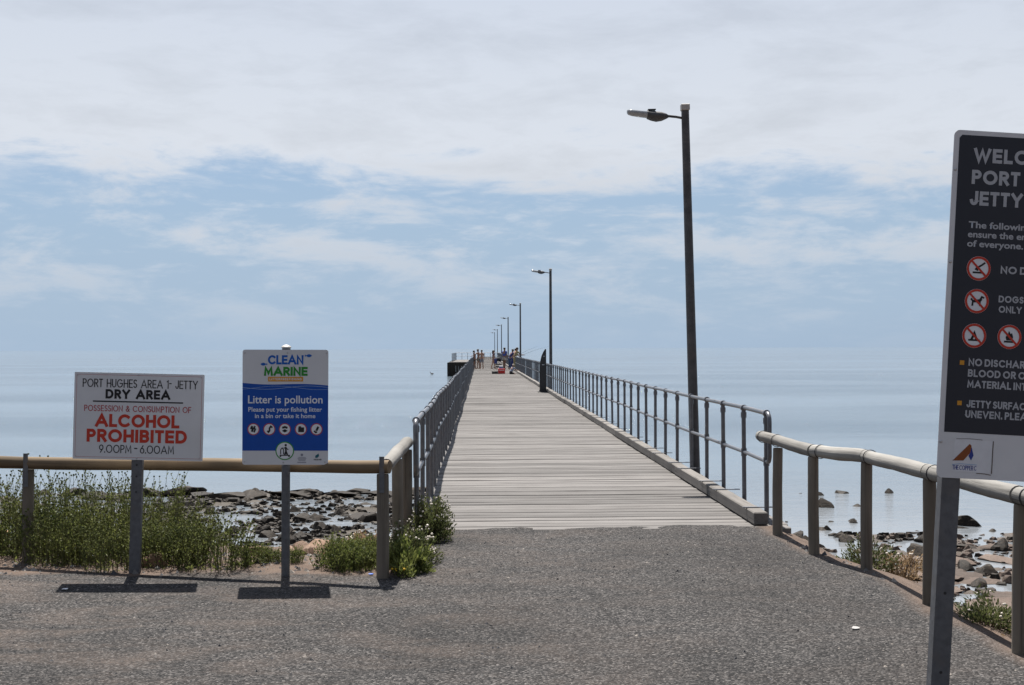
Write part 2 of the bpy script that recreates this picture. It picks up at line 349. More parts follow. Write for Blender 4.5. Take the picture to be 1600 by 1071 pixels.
# ------------------------------------------------------------------ sea
SEA = -1.75
m, b, p = newmat('sea_water'); geo = b.n('ShaderNodeNewGeometry'); P = geo.outputs['Position']
big = b.noise(b.mapping(P, (0.012, 0.05, 1), (2.2, 0.4, 0)), 1.0, 7, 0.62, 0.4)
r1 = b.noise(b.mapping(P, (0.55, 1.9, 1)), 1.0, 5, 0.6, 0.5); r2 = b.noise(b.mapping(P, (2.6, 7.5, 1)), 1.0, 4, 0.6, 0.3)
hgt = b.math('ADD', b.math('MULTIPLY', r1, 0.7), b.math('MULTIPLY', r2, 0.30))
sy = b.n('ShaderNodeSeparateXYZ', ins={0: P}); near = b.ramp(b.math('MULTIPLY', sy.outputs[1], 0.01), [(0.20, 0.10), (0.42, 1)])
stren = b.math('MULTIPLY', b.ramp(big, [(0.42, 0.35), (0.60, 1.4)]), near)
bp = b.n('ShaderNodeBump', ins={'Height': hgt, 'Strength': stren, 'Distance': 0.12}); link(b, bp.outputs[0], p, 'Normal')
pool_sheen = b.ramp(b.math('MULTIPLY', sy.outputs[1], 0.01), [(0.24, 1), (0.38, 0)])      # paler near the shore: bright sky mirrored in the pools, put into the colour
link(b, b.mix(pool_sheen, b.ramp(big, [(0.35, (0.125, 0.155, 0.180)), (0.65, (0.085, 0.112, 0.138))]), (0.17, 0.185, 0.20, 1)), p, 'Base Color'); p.inputs['Roughness'].default_value = 0.09; p.inputs['IOR'].default_value = 1.333
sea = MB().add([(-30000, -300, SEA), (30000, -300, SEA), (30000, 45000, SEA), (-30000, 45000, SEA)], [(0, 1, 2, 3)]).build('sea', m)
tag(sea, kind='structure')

# ------------------------------------------------------------------ jetty
DX0, DX1 = -0.615, 2.86           # deck edges
DY0 = 11.66; PITCH = 0.21
XL, XR = -0.56, 2.70             # handrail lines
jetty = thing('jetty', 'long weathered grey timber jetty running straight out over the sea', 'jetty', (0, 0, 0))
def plank_mesh(seed, wdt):
    rnd = random.Random(seed); mb = MB(); n_ = 6; L = DX1 - DX0; vs = []
    for i in range(n_ + 1):
        x = -L/2 + L * i / n_; a = rnd.uniform(-0.004, 0.004); c = rnd.uniform(-0.004, 0.004); zt = rnd.uniform(-0.003, 0.003)
        h = wdt / 2
        vs += [(x, -h + a, -0.075), (x, -h + a, -0.008 + zt), (x, -h + 0.008 + a, zt), (x, h - 0.008 + c, zt), (x, h + c, -0.008 + zt), (x, h + c, -0.075)]
    fs = []
    for i in range(n_):
        for j in range(5): fs.append((i*6 + j, (i+1)*6 + j, (i+1)*6 + j + 1, i*6 + j + 1))
        fs.append((i*6 + 5, (i+1)*6 + 5, (i+1)*6, i*6))
    fs += [tuple(range(6)), tuple(n_*6 + j for j in range(6))[::-1]]
    return mb.add(vs, [f[::-1] for f in fs]).mesh('plank', M_deck)
pm = [plank_mesh(i, random.choice((0.180, 0.190, 0.196, 0.199, 0.186))) for i in range(12)]
CX = (DX0 + DX1) / 2
for i in range(300):
    obj('plank', pm[random.randrange(12)], jetty, (CX + random.uniform(-0.02, 0.02), DY0 + PITCH * (i + 0.5), random.uniform(-0.006, 0.003)),
        (R(random.uniform(-0.6, 0.6)), random.uniform(-0.0012, 0.0012), random.uniform(-0.0012, 0.0012) + (math.pi if random.random() < 0.5 else 0)))
DEND = 262.0
fm = MB(); y = DY0 + PITCH * 300
while y < DEND:
    dz = random.uniform(-0.006, 0.003); fm.box((DX0, y + 0.008, -0.075 + dz), (DX1, y + PITCH - 0.008, dz)); y += PITCH
tag(fm.build('far_planks', M_deck, jetty), kind='stuff')
# kerb timbers butted end to end on short blocks, both sides
def kerb_mesh(L, seed):
    rnd = random.Random(seed); mb = MB()
    mb.bbox((-0.066, 0.004, 0.0), (0.066, L - 0.004, 0.118), 0.010)
    return mb.mesh('kerb_timber', M_kerb)
km = kerb_mesh(2.4, 1)
plate = MB().box((-0.16, -0.02, 0), (0.13, 0.02, 0.008)).mesh('foot_strap', M_galv)
for side, X in ((1, XR - 0.115),):
    y = DY0 + 0.12; k = 0
    while y < 160:
        o = obj('kerb_timber', km, jetty, (X + random.uniform(-0.008, 0.008), y, 0.006 + random.uniform(0, 0.006)), (0, 0, random.uniform(-0.003, 0.003)))
        if y < 45:
            for q in (0.35, 1.9):
                obj('foot_strap', plate, o, (side * 0.06, q, 0.1195), (0, 0, 0 if side > 0 else math.pi))
        y += 2.4; k += 1
# bearers and piles underneath
bear = MB(); 
for X in (DX0 + 0.25, CX, DX1 - 0.25): bear.box((X - 0.1, DY0 + 0.3, -0.40), (X + 0.1, DEND - 0.3, -0.078))
bear.build('bearer', M_pile, jetty)
pile = MB().tube([(0, 0, -3.2), (0, 0, -0.66)], 0.16, 12).mesh('pile', M_pile, 40)
head = MB().box((DX0 - 0.1, -0.15, -0.655), (DX1 + 0.1, 0.15, -0.403)).mesh('crosshead', M_pile)
y = 15.5
while y < DEND:
    obj('crosshead', head, jetty, (0, y, 0))
    for X in (DX0 + 0.2, DX1 - 0.2): obj('pile', pile, jetty, (X, y, 0))
    y += 7.6
# landing stage widening the jetty on one side
LS0, LS1, LSX = 160.0, 194.0, -3.75
mb = MB(); y = LS0
while y < LS1: mb.box((LSX, y + 0.01, -0.08), (DX0 - 0.015, y + 0.32, -0.004)); y += 0.34
tag(mb.build('landing_planks', M_deck, jetty), kind='stuff')
mb = MB(); mb.box((LSX + 0.02, LS0 + 0.02, -0.5), (DX0 - 0.05, LS0 + 0.25, -0.082)); mb.box((LSX + 0.02, LS1 - 0.3, -0.5), (DX0 - 0.05, LS1 - 0.05, -0.082)); mb.build('landing_beam', M_pile, jetty)
fend = MB().box((-0.17, -0.14, -3.2), (0.17, 0.14, -0.085)).mesh('fender_pile', M_pile)
for i in range(9): obj('fender_pile', fend, jetty, (LSX + 0.18 + i * 0.355, LS0 - 0.16, 0))
for i in range(60): obj('fender_pile', fend, jetty, (LSX - 0.19, LS0 + 0.2 + i * 0.56, 0))

# ------------------------------------------------------------------ handrails
SP = 1.09
def ring_mesh(r, name, axis_):      # clamp collar round a pipe
    a = {0: Vector((0.03, 0, 0)), 1: Vector((0, 0.03, 0)), 2: Vector((0, 0, 0.03))}[axis_]
    return MB().tube([-a, -a * 0.8, a * 0.8, a], [r * 0.9, r, r, r * 0.9], 10).mesh(name, M_galv, 40)
post_me = MB().tube([(0, 0, -0.5), (0, 0, 1.02)], 0.0225, 10).mesh('post', M_galv, 40)
saddle_me = MB().tube([(0, -0.0, 0.93), (0, 0, 0.985)], 0.030, 10).tube([(0, -0.028, 1.03), (0, -0.026, 1.03), (0, 0.026, 1.03), (0, 0.028, 1.03)], [0.030, 0.034, 0.034, 0.030], 10).mesh('saddle', M_galv, 40)
cross_me = MB().tube([(0, 0, 0.535), (0, 0, 0.615)], 0.029, 10).mesh('cross_clamp', M_galv, 40)
def railing(name, label, X, y0, n_, out):
    t = thing(name, label, 'railing', (X, y0, 0))
    def wob(i): return 0.012 * math.sin(i * 0.7) + random.uniform(-0.006, 0.006)
    xs = [wob(i) for i in range(n_)]
    for i in range(n_):
        lean = random.uniform(-0.006, 0.006) + (0.05 if (i == 13 and out > 0) else 0)
        o = obj('post', post_me, t, (xs[i] + out * 0.0, i * SP, 0), (-lean, random.uniform(-0.006, 0.006), 0))
        if i < 70:
            obj('saddle', saddle_me, o); obj('cross_clamp', cross_me, o)
    zt, zm = 1.03, 0.575
    step = 6
    for nm, z, r in (('top_rail', zt, 0.0215), ('middle_rail', zm, 0.019)):
        for k in range(0, n_ - 1, step):
            e = min(n_ - 1, k + step)
            pts = [(xs[i], i * SP, z + 0.004 * math.sin(i * 1.3)) for i in range(k, e + 1)]
            MB().tube(pts, r, 10).build(nm, M_galv, t, 40)
    # looped end joining both rails
    rr = 0.075; pts = [(xs[0], 0.0, zt)]
    for a in range(0, 91, 15): pts.append((xs[0], -0.06 - rr * math.sin(R(a)), zt - rr + rr * math.cos(R(a))))
    for a in range(0, 91, 15): pts.append((xs[0], -0.06 - rr * math.cos(R(a)), zm + rr - rr * math.sin(R(a))))
    pts.append((xs[0], 0.0, zm))
    MB().tube(pts, 0.0215, 10).build('end_loop', M_galv, t, 40)
    return t
railing('jetty_railing', 'galvanised pipe handrail on the lamp post side of the jetty', XR, 12.02, 168, 1)
railing('jetty_railing', 'galvanised pipe handrail beside the flowering shrub, opposite the lamp posts', XL, 11.12, 140, -1)
# railing round the landing stage
t = thing('landing_railing', 'thin pipe railing round the far landing stage of the jetty', 'railing', (0, LS1 - 0.2, 0))
for i in range(9): MB().tube([(0, 0, -0.05), (0, 0, 1.05)], 0.03, 8).build('post', M_galv, t, 40).location = (LSX + 0.15 + i * 0.86, 0, 0)
for z in (0.55, 1.05): MB().tube([(LSX + 0.15, 0, z), (LSX + 0.15 + 8 * 0.86, 0, z)], 0.028, 8).build('rail', M_galv, t, 40)
for i in range(1, 8): MB().tube([(0, 0, -0.05), (0, 0, 1.05)], 0.03, 8).build('post', M_galv, t, 40).location = (LSX + 0.15, -i * 4.2, 0)
for z in (0.55, 1.05): MB().tube([(LSX + 0.15, 0, z), (LSX + 0.15, -29.4, z)], 0.028, 8).build('rail', M_galv, t, 40)

# ------------------------------------------------------------------ lamp posts
def lamp(name, label, loc, lean=0.0):
    t = thing(name, label, 'lamp post', loc, (0, lean, 0), 'lamp posts along the jetty')
    H = 4.72
    MB().tube([(0, 0, -0.9), (0, 0, 0.0), (0, 0, H)], [0.070, 0.066, 0.050], 14).build('pole', M_pole, t, 40)
    MB().bbox((-0.056, -0.056, H + 0.002), (0.056, 0.056, H + 0.085), 0.008).build('cap', M_cap, t)
    tl = R(7); 
    def pt(d, up): return (-(d * math.cos(tl)) - up * math.sin(tl) * -1 * 0, 0, H - 0.09 + d * math.sin(tl) + up)
    MB().tube([(0, 0, H - 0.10), pt(0.12, 0.0), pt(0.30, 0.0)], 0.017, 8).build('arm', M_pole, t, 40)
    # luminaire: cast housing near the arm, long clear bowl beyond it
    hs = MB(); prof = [(0.22, 0.020, 0.020, 0.0), (0.25, 0.055, 0.040, 0.0), (0.31, 0.085, 0.066, -0.006), (0.38, 0.098, 0.078, -0.012), (0.45, 0.096, 0.072, -0.010), (0.50, 0.090, 0.062, -0.004)]
    def loft(prof, mb, n_=14):
        vs = []
        for d, wy, hz, dz in prof:
            c = pt(d, dz)
            for j in range(n_):
                a = 2 * math.pi * j / n_; vs.append((c[0], wy * math.cos(a), c[2] + hz * math.sin(a) * (1.0 if math.sin(a) < 0 else 0.75)))
        fs = [(i*n_ + j, i*n_ + (j+1) % n_, (i+1)*n_ + (j+1) % n_, (i+1)*n_ + j) for i in range(len(prof) - 1) for j in range(n_)]
        fs += [tuple(range(n_))[::-1], tuple((len(prof)-1)*n_ + j for j in range(n_))]
        mb.add(vs, fs)
    loft(prof, hs); h = hs.build('lamp_housing', M_pole, t, 50)
    ln_ = MB(); loft([(0.503, 0.084, 0.054, 0.0), (0.60, 0.080, 0.052, 0.0), (0.70, 0.072, 0.048, 0.002), (0.745, 0.060, 0.040, 0.004), (0.76, 0.035, 0.025, 0.005)], ln_); ln_.build('lamp_bowl', M_lens, t, 50)
    rf = MB(); rf.box((-0.05, -0.06, -0.006), (0.05, 0.06, 0.006)); o = rf.build('canopy_clip', M_dark, h); o.location = pt(0.44, 0.056)
    return t
LY = [16.5, 50.5, 88.5, 127, 166, 205, 243]
LL = ['tall lamp post rising from the jetty handrail nearest the shore', 'second lamp post out along the jetty, past the dark fin-shaped marker', 'third lamp post out along the jetty, beside the people fishing',
      'fourth lamp post out along the jetty', 'fifth lamp post out, level with the landing stage', 'sixth lamp post out along the jetty', 'last lamp post at the far end of the jetty']
for i, (y, l) in enumerate(zip(LY, LL)):
    lamp('lamp_post', l, (XR + 0.09 if i else XR + 0.075, y, 0), R(-1.3) if i == 0 else R(random.uniform(-0.15, 0.15)))

# ------------------------------------------------------------------ fin-shaped marker on the deck
t = thing('fin_marker', 'dark fin-shaped marker board standing on the deck by the handrail', 'marker', (2.36, 48.2, 0))
mb = MB(); prof = [(-0.16, 0.0), (0.17, 0.0), (0.13, 0.10), (0.13, 1.62), (0.09, 1.63), (0.02, 1.52), (-0.05, 1.36), (-0.10, 1.15), (-0.125, 0.9), (-0.13, 0.5), (-0.12, 0.12)]
vs = [(x, -0.03, z) for x, z in prof] + [(x, 0.03, z) for x, z in prof]; n_ = len(prof)
mb.add(vs, [tuple(range(n_)), tuple(range(2*n_ - 1, n_ - 1, -1))] + [(i, i + n_, (i+1) % n_ + n_, (i+1) % n_) for i in range(n_)]); mb.build('fin_board', M_dark, t)
mb = MB(); mb.bbox((-0.19, -0.14, 0.0), (0.20, 0.14, 0.035), 0.008); mb.build('base_plate', M_dark, t)
mb = MB(); mb.box((-0.03, -0.034, 1.02), (0.06, -0.0305, 1.05)); mb.box((0.02, -0.034, 1.34), (0.07, -0.0305, 1.37)); mb.build('marking', M_lgrey, t)

# ------------------------------------------------------------------ log and post fences by the apron
def log_between(name, A, B, r0, r1, mat, parent, seed):
    rnd = random.Random(seed); A = Vector(A); B = Vector(B); L = (B - A).length; pts = []; rad = []
    for i in range(13):
        q = i / 12; pts.append((0.004 * math.sin(q * 5 + seed), L * q, 0.003 * math.sin(q * 7 + seed * 2))); rad.append(lerp(r0, r1, q) * (1 + rnd.uniform(-0.03, 0.03)))
    pts = [(0, 0.0, 0)] + pts[1:-1] + [(0, L, 0)]
    o = MB().tube(pts, rad, 16).build(name, mat, parent, 50); o.location = A
    o.rotation_euler = (B - A).to_track_quat('Y', 'Z').to_euler(); return o
def fence_post(parent, x, y, z0, z1, r, seed, lean=(0, 0)):
    rnd = random.Random(seed)
    o = MB().tube([(0, 0, z0 - 0.35), (0, 0, z0), (0.004, 0, (z0 + z1) / 2), (0, 0, z1 - 0.012), (0, 0, z1)], [r * 1.02, r * 1.02, r, r * 0.98, r * 0.93], 14).build('post', M_post, parent, 45)
    o.location = (x, y, 0); o.rotation_euler = (lean[0], lean[1], rnd.uniform(0, 6)); return o
fr_ = thing('log_rail_fence', 'weathered round log rail on short posts, between apron and shore', 'fence', (0, 0, 0))
RT = [0.765, 0.775, 0.79, 0.80, 0.80]
for i, q in enumerate(RF): fence_post(fr_, q.x, q.y, 0, RT[i], 0.043, 40 + i, (0, R((-0.5, 0.3, -0.6, 0.5, -1.0)[i])))
ends = [Vector((2.58, 11.75, 0.835))] + [Vector((q.x, q.y, RT[i] + 0.047)) for i, q in enumerate(RF)] + [Vector((3.0, 5.5, 0.85)), Vector((3.05, 4.0, 0.85)), Vector((3.1, 2.2, 0.85))]
fence_post(fr_, 3.0, 5.5, 0, 0.80, 0.045, 51); fence_post(fr_, 3.05, 4.0, 0, 0.80, 0.045, 52); fence_post(fr_, 3.1, 2.2, 0, 0.80, 0.045, 53)
runs = [(0, 2), (2, 3), (3, 4), (4, 5), (5, 6), (6, 7), (7, 8)]
for k, (a, b_) in enumerate(runs):
    d = (ends[b_] - ends[a]).normalized() * 0.006
    lg = log_between('log_rail', ends[a] + d, ends[b_] - d, 0.048 + 0.003 * (k % 2), 0.052, M_log, fr_, k + 3)
    L = (ends[b_] - ends[a]).length
    ring = MB().tube([(0.0545 * math.cos(2*math.pi*j/16), 0.10, 0.0545 * math.sin(2*math.pi*j/16)) for j in range(16)], 0.0035, 6, closed=True).build('wire_band', M_dark, lg, 60)
    if k == 0:
        ring = MB().tube([(0.0545 * math.cos(2*math.pi*j/16), 0.55, 0.0545 * math.sin(2*math.pi*j/16)) for j in range(16)], 0.0035, 6, closed=True).build('wire_band', M_dark, lg, 60)
fl_ = thing('pine_rail_fence', 'brown pine rail on posts behind the two small signs', 'fence', (0, 0, 0))
LP = [at(44, 877), at(598, 903)]; dL = LP[0] - LP[1]
lp = [LP[1] + dL * k for k in (2.0, 1.0, 0.0)]
strap = MB().box((-0.018, -0.053, -0.20), (0.018, -0.049, 0.06)).mesh('strap', M_galv)
TR = [0.80, 0.818, 0.848]
for i, q in enumerate(lp):
    o = fence_post(fl_, q.x, q.y, 0, TR[i] - 0.10, 0.045, 60 + i, (0, R((0, -0.4, 0.3)[i])))
    s_ = obj('strap', strap, fl_, (q.x, q.y, TR[i] - 0.03))
for i in range(2):
    A = Vector((lp[i].x, lp[i].y, TR[i] - 0.048)); B = Vector((lp[i+1].x, lp[i+1].y, TR[i+1] - 0.048)); d = (B - A).normalized()
    if i == 1: B = B + d * 0.06
    o = log_between('pine_rail', A + d * 0.004, B - d * 0.004, 0.049, 0.048, M_pine, fl_, 20 + i)
    o.data.materials[0] = mat_wood('pine_rail_wood_%d' % i, (0.19, 0.138, 0.084), (0.13, 0.096, 0.062), (0.042, 0.030, 0.021), 1, 20)
ret = [Vector((lp[2].x + 0.02, lp[2].y + 0.12, 0.80)), Vector((-0.665, 10.25, 0.82)), Vector((-0.635, 11.08, 0.83))]
for i, q in enumerate(ret[1:]): fence_post(fl_, q.x, q.y, -0.25, q.z - 0.05, 0.046, 70 + i)
log_between('log_rail', ret[0], ret[1] + Vector((0, 0.15, 0.003)), 0.050, 0.053, M_log, fl_, 31); log_between('log_rail', ret[1] + Vector((0, 0.16, 0.003)), ret[2] + Vector((0, 0.12, 0.005)), 0.052, 0.050, M_log, fl_, 32)

# ------------------------------------------------------------------ lettering: geometric stroke capitals, and the built-in font for small print
def arc(cx, cy, rx, ry, a0, a1, n_=14): return [(cx + rx * math.cos(R(a0 + (a1 - a0) * i / n_)), cy + ry * math.sin(R(a0 + (a1 - a0) * i / n_))) for i in range(n_ + 1)]
GL = {
 'A': (0.92, [[(0, 0), (0.5, 1), (1, 0)], [(0.17, 0.30), (0.83, 0.30)]]),
 'B': (0.58, [[(0, 0), (0, 1)], [(0, 1)] + arc(0.55, 0.765, 0.40, 0.235, 90, -90) + [(0, 0.53)], [(0.3, 0.53)] + arc(0.58, 0.265, 0.42, 0.265, 90, -90) + [(0, 0)]]),
 'C': (0.86, [arc(0.55, 0.5, 0.55, 0.5, 48, 312, 22)]), 'D': (0.74, [[(0, 0), (0, 1)] + arc(0.42, 0.5, 0.58, 0.5, 90, -90, 18) + [(0, 0)]]),
 'E': (0.52, [[(1, 1), (0, 1), (0, 0), (1, 0)], [(0, 0.5), (0.92, 0.5)]]), 'F': (0.48, [[(1, 1), (0, 1), (0, 0)], [(0, 0.5), (0.9, 0.5)]]),
 'G': (0.92, [arc(0.5, 0.5, 0.5, 0.5, 48, 360, 24) + [(0.55, 0.5)]]), 'H': (0.66, [[(0, 0), (0, 1)], [(1, 0), (1, 1)], [(0, 0.5), (1, 0.5)]]),
 'I': (0.0, [[(0, 0), (0, 1)]]), 'J': (0.45, [[(1, 1), (1, 0.3)] + arc(0.5, 0.3, 0.5, 0.3, 0, -170, 10)]), 'K': (0.6, [[(0, 0), (0, 1)], [(1, 1), (0.05, 0.45)], [(0.3, 0.6), (1, 0)]]),
 'L': (0.46, [[(0, 1), (0, 0), (1, 0)]]), 'M': (0.88, [[(0, 0), (0.08, 1), (0.5, 0.2), (0.92, 1), (1, 0)]]), 'N': (0.70, [[(0, 0), (0, 1), (1, 0), (1, 1)]]),
 'O': (0.96, [arc(0.5, 0.5, 0.5, 0.5, 0, 360, 28)]), 'P': (0.54, [[(0, 0), (0, 1)], [(0, 1)] + arc(0.55, 0.735, 0.45, 0.265, 90, -90) + [(0, 0.47)]]),
 'R': (0.58, [[(0, 0), (0, 1)], [(0, 1)] + arc(0.52, 0.745, 0.45, 0.255, 90, -90) + [(0, 0.49)], [(0.45, 0.49), (1, 0)]]),
 'S': (0.50, [arc(0.5, 0.755, 0.46, 0.245, 35, 262, 14) + arc(0.5, 0.255, 0.5, 0.255, 84, -150, 16)]), 'T': (0.52, [[(0, 1), (1, 1)], [(0.5, 1), (0.5, 0)]]),
 'U': (0.62, [[(0, 1), (0, 0.36)] + arc(0.5, 0.36, 0.5, 0.36, 180, 360, 12) + [(1, 1)]]), 'V': (0.8, [[(0, 1), (0.5, 0), (1, 1)]]), 'W': (1.15, [[(0, 1), (0.26, 0), (0.5, 0.9), (0.74, 0), (1, 1)]]),
 'X': (0.7, [[(0, 0), (1, 1)], [(0, 1), (1, 0)]]), 'Y': (0.74, [[(0, 1), (0.5, 0.46), (1, 1)], [(0.5, 0.46), (0.5, 0)]]),
 '0': (0.92, [arc(0.5, 0.5, 0.5, 0.5, 0, 360, 28)]), '1': (0.16, [[(0, 0.86), (1, 1), (1, 0)]]), '6': (0.60, [arc(0.5, 0.32, 0.5, 0.32, 0, 360, 20), [(0.72, 1), (0.06, 0.48)]]), '9': (0.60, [arc(0.5, 0.68, 0.5, 0.32, 0, 360, 20), [(0.28, 0), (0.94, 0.52)]]),
 '-': (0.22, [[(0, 0.62), (1, 0.62)]]), '.': (0.0, [[(0, 0), (0, 0.07)]]), '&': (0.66, [[(1, 0.0), (0.22, 0.72)] + arc(0.45, 0.79, 0.24, 0.21, 200, -30, 10) + [(0.1, 0.36)] + arc(0.38, 0.24, 0.38, 0.24, 150, 330, 10) + [(1, 0.45)]]),
}
def strip(mb, pts, hw, z, ext=0.0):
    P_ = [Vector((a, b_)) for a, b_ in pts]
    closed = (P_[0] - P_[-1]).length < 1e-6
    if closed: P_ = P_[:-1]
    elif ext:
        P_[0] = P_[0] + (P_[0] - P_[1]).normalized() * ext; P_[-1] = P_[-1] + (P_[-1] - P_[-2]).normalized() * ext
    k = len(P_); vs = []
    for i in range(k):
        a = P_[i - 1] if (i or closed) else None; c = P_[(i + 1) % k] if (i < k - 1 or closed) else None
        d1 = (P_[i] - a).normalized() if a is not None else None; d2 = (c - P_[i]).normalized() if c is not None else None
        if d1 is None: nn = Vector((-d2.y, d2.x)); L = 1; p_ = P_[i] - d2 * 0
        elif d2 is None: nn = Vector((-d1.y, d1.x)); L = 1
        else:
            n1_ = Vector((-d1.y, d1.x)); n2_ = Vector((-d2.y, d2.x)); nn = n1_ + n2_
            if nn.length < 0.1: nn = n1_
            nn.normalize(); L = min(2.2, 1 / max(0.3, nn.dot(n1_)))
        vs += [(P_[i].x + nn.x * hw * L, z, P_[i].y + nn.y * hw * L), (P_[i].x - nn.x * hw * L, z, P_[i].y - nn.y * hw * L)]
    fs = [(2*i, 2*i + 1, 2*((i+1) % k) + 1, 2*((i+1) % k)) for i in range(k if closed else k - 1)]
    mb.add(vs, fs)
def caps(mb, text, x0, x1, zb, h, wt, y=-0.0012, gap=0.16, space=0.38):
    """capitals of height h on baseline zb filling x0..x1; wt = stroke weight as a fraction of h"""
    def adv(ch): return space if ch == ' ' else GL[ch][0] + wt
    tot = sum(adv(c) for c in text) + gap * sum(1 for a, b_ in zip(text, text[1:]) if a != ' ' and b_ != ' ')
    sx = (x1 - x0) / (tot * h) if x1 is not None else 1.0
    x = x0; hw = wt * h / 2
    for i, ch in enumerate(text):
        if ch != ' ':
            W = GL[ch][0] * h * sx; b0 = x + hw * sx; k = 0
            for st in GL[ch][1]:
                strip(mb, [(b0 + px * W, zb + hw + pz * (h - 2 * hw)) for px, pz in st], hw * (0.5 + 0.5 * sx), y - 0.00012 * k, hw * 0.92); k += 1
        x += adv(ch) * h * sx
        if i + 1 < len(text) and ch != ' ' and text[i + 1] != ' ': x += gap * h * sx
    return x
def fonttext(name, body, x0, x1, zb, size, mat, parent, y=-0.0013, bold=0.0):
    cu = bpy.data.curves.new(name, 'FONT'); cu.body = body; cu.size = size; cu.offset = bold; cu.resolution_u = 3
    tmp = bpy.data.objects.new(name, cu); col.objects.link(tmp)
    dg = bpy.context.evaluated_depsgraph_get(); me = bpy.data.meshes.new_from_object(tmp.evaluated_get(dg))
    bpy.data.objects.remove(tmp); bpy.data.curves.remove(cu)
    xs = [v.co.x for v in me.vertices]; k = (x1 - x0) / (max(xs) - min(xs)) if x1 is not None else 1.0; mn = min(xs)
    for v in me.vertices: v.co = ((v.co.x - mn) * k + x0, y, zb + v.co.y)
    me.materials.clear(); me.materials.append(mat); return obj(name, me, parent)
def disc(mb, cx, cz, r, y, n_=28, r0=None):
    if r0 is None: mb.add([(cx + r * math.cos(2*math.pi*i/n_), y, cz + r * math.sin(2*math.pi*i/n_)) for i in range(n_)], [tuple(range(n_))])
    else:
        vs = []
        for i in range(n_):
            c, s_ = math.cos(2*math.pi*i/n_), math.sin(2*math.pi*i/n_); vs += [(cx + r*c, y, cz + r*s_), (cx + r0*c, y, cz + r0*s_)]
        mb.add(vs, [(2*i, 2*((i+1) % n_), 2*((i+1) % n_) + 1, 2*i + 1) for i in range(n_)])
def poly(mb, pts, y): mb.add([(x, y, z) for x, z in pts], [tuple(range(len(pts)))])
def rect(mb, x0, z0, x1, z1, y): poly(mb, [(x0, z0), (x1, z0), (x1, z1), (x0, z1)], y)
def round_plate(wd, ht, r, th):
    pts = []
    for cx, cz, a0 in ((wd - r, ht - r, 0), (r, ht - r, 90), (r, r, 180), (wd - r, r, 270)):
        pts += [(cx + r * math.cos(R(a0 + q * 15)), cz + r * math.sin(R(a0 + q * 15))) for q in range(7)]
    n_ = len(pts); mb = MB(); mb.add([(x, 0, z) for x, z in pts] + [(x, th, z) for x, z in pts], [tuple(range(n_)), tuple(range(2*n_ - 1, n_ - 1, -1))])
    mb.cm = 1; mb.add([(x, 0, z) for x, z in pts] + [(x, th, z) for x, z in pts], [(i, i + n_, (i+1) % n_ + n_, (i+1) % n_) for i in range(n_)])
    return mb
def cpost(mb, x, z0, z1, wd=0.066, dp=0.045, y0=0.004):      # folded steel channel, open at the back
    mb.box((x - wd/2, y0, z0), (x + wd/2, y0 + 0.004, z1)); mb.box((x - wd/2, y0 + 0.0045, z0), (x - wd/2 + 0.004, y0 + dp, z1)); mb.box((x + wd/2 - 0.004, y0 + 0.0045, z0), (x + wd/2, y0 + dp, z1))
def screws(panel, pts, r=0.006):
    me = MB().ell((0, 0, 0), (r, 0.0025, r), 10, 4).mesh('screw', M_alu, 60)
    for x, z in pts: obj('screw', me, panel, (x, -0.001, z))

# sign one: dry area
SY = at(209, 896).y; sx0 = at(209, 896).x
t = thing('notice_sign', 'white DRY AREA sign with red ALCOHOL PROHIBITED lettering on a steel post', 'sign', (sx0, SY, 0), (0, R(1.6), 0))
W_, H_ = 0.955, 0.642; k = W_ / 495
mb = MB(); cpost(mb, 0, -0.3, 0.84 + 0.3, 0.078, 0.05, 0.008); o = mb.build('post', M_gpost, t)
for z in (0.60, 0.715, 0.80): MB().tube([(0, 0.0076, z), (0, 0.0070, z)], 0.008, 10).build('bolt_hole', M_dark, o)
pn = round_plate(W_, H_, 0.006, 0.005).build('panel', [M_white, M_alu], t); pn.location = (-0.470, -0.002, 0.838)
def Lx(v): return v * k
def Lz(v): return H_ - v * k
mb = MB(); i_ = 0.016
for (a, c, e, g) in ((i_, i_, W_ - i_, i_ + 0.002), (i_, H_ - i_ - 0.002, W_ - i_, H_ - i_), (i_, i_ + 0.0021, i_ + 0.002, H_ - i_ - 0.0021), (W_ - i_ - 0.002, i_ + 0.0021, W_ - i_, H_ - i_ - 0.0021)): rect(mb, a, c, e, g, -0.0008)
mb.build('border_line', M_dred, pn)
def line1(txt, x0, x1, yt, yb, wt, mat, **kw):
    mb = MB(); caps(mb, txt, Lx(x0), Lx(x1), Lz(yb), (yb - yt) * k, wt, **kw); mb.build('lettering', mat, pn)
line1('PORT HUGHES AREA 1- JETTY', 32, 470, 24, 57, 0.135, M_black, space=0.75)
line1('DRY AREA', 120, 366, 63, 100, 0.26, M_black, space=0.8)
mb = MB(); rect(mb, Lx(72), Lz(113), Lx(416), Lz(108), -0.0012); mb.build('underline', M_black, pn)
line1('POSSESSION & CONSUMPTION OF', 40, 447, 125, 149, 0.15, M_dred, space=0.75)
line1('ALCOHOL', 83, 403, 158, 209, 0.25, M_red, gap=0.12); line1('PROHIBITED', 52, 433, 216, 267, 0.25, M_red, gap=0.14)
line1('9.00PM', 100, 223, 276, 308, 0.13, M_black); line1('-', 233, 246, 276, 308, 0.13, M_black); line1('6.00AM', 256, 385, 276, 308, 0.13, M_black)
screws(pn, [(0.022, 0.022), (W_ - 0.022, 0.022), (0.022, H_ - 0.022), (W_ - 0.022, H_ - 0.022), (0.470, 0.012), (0.470, H_ - 0.012)])

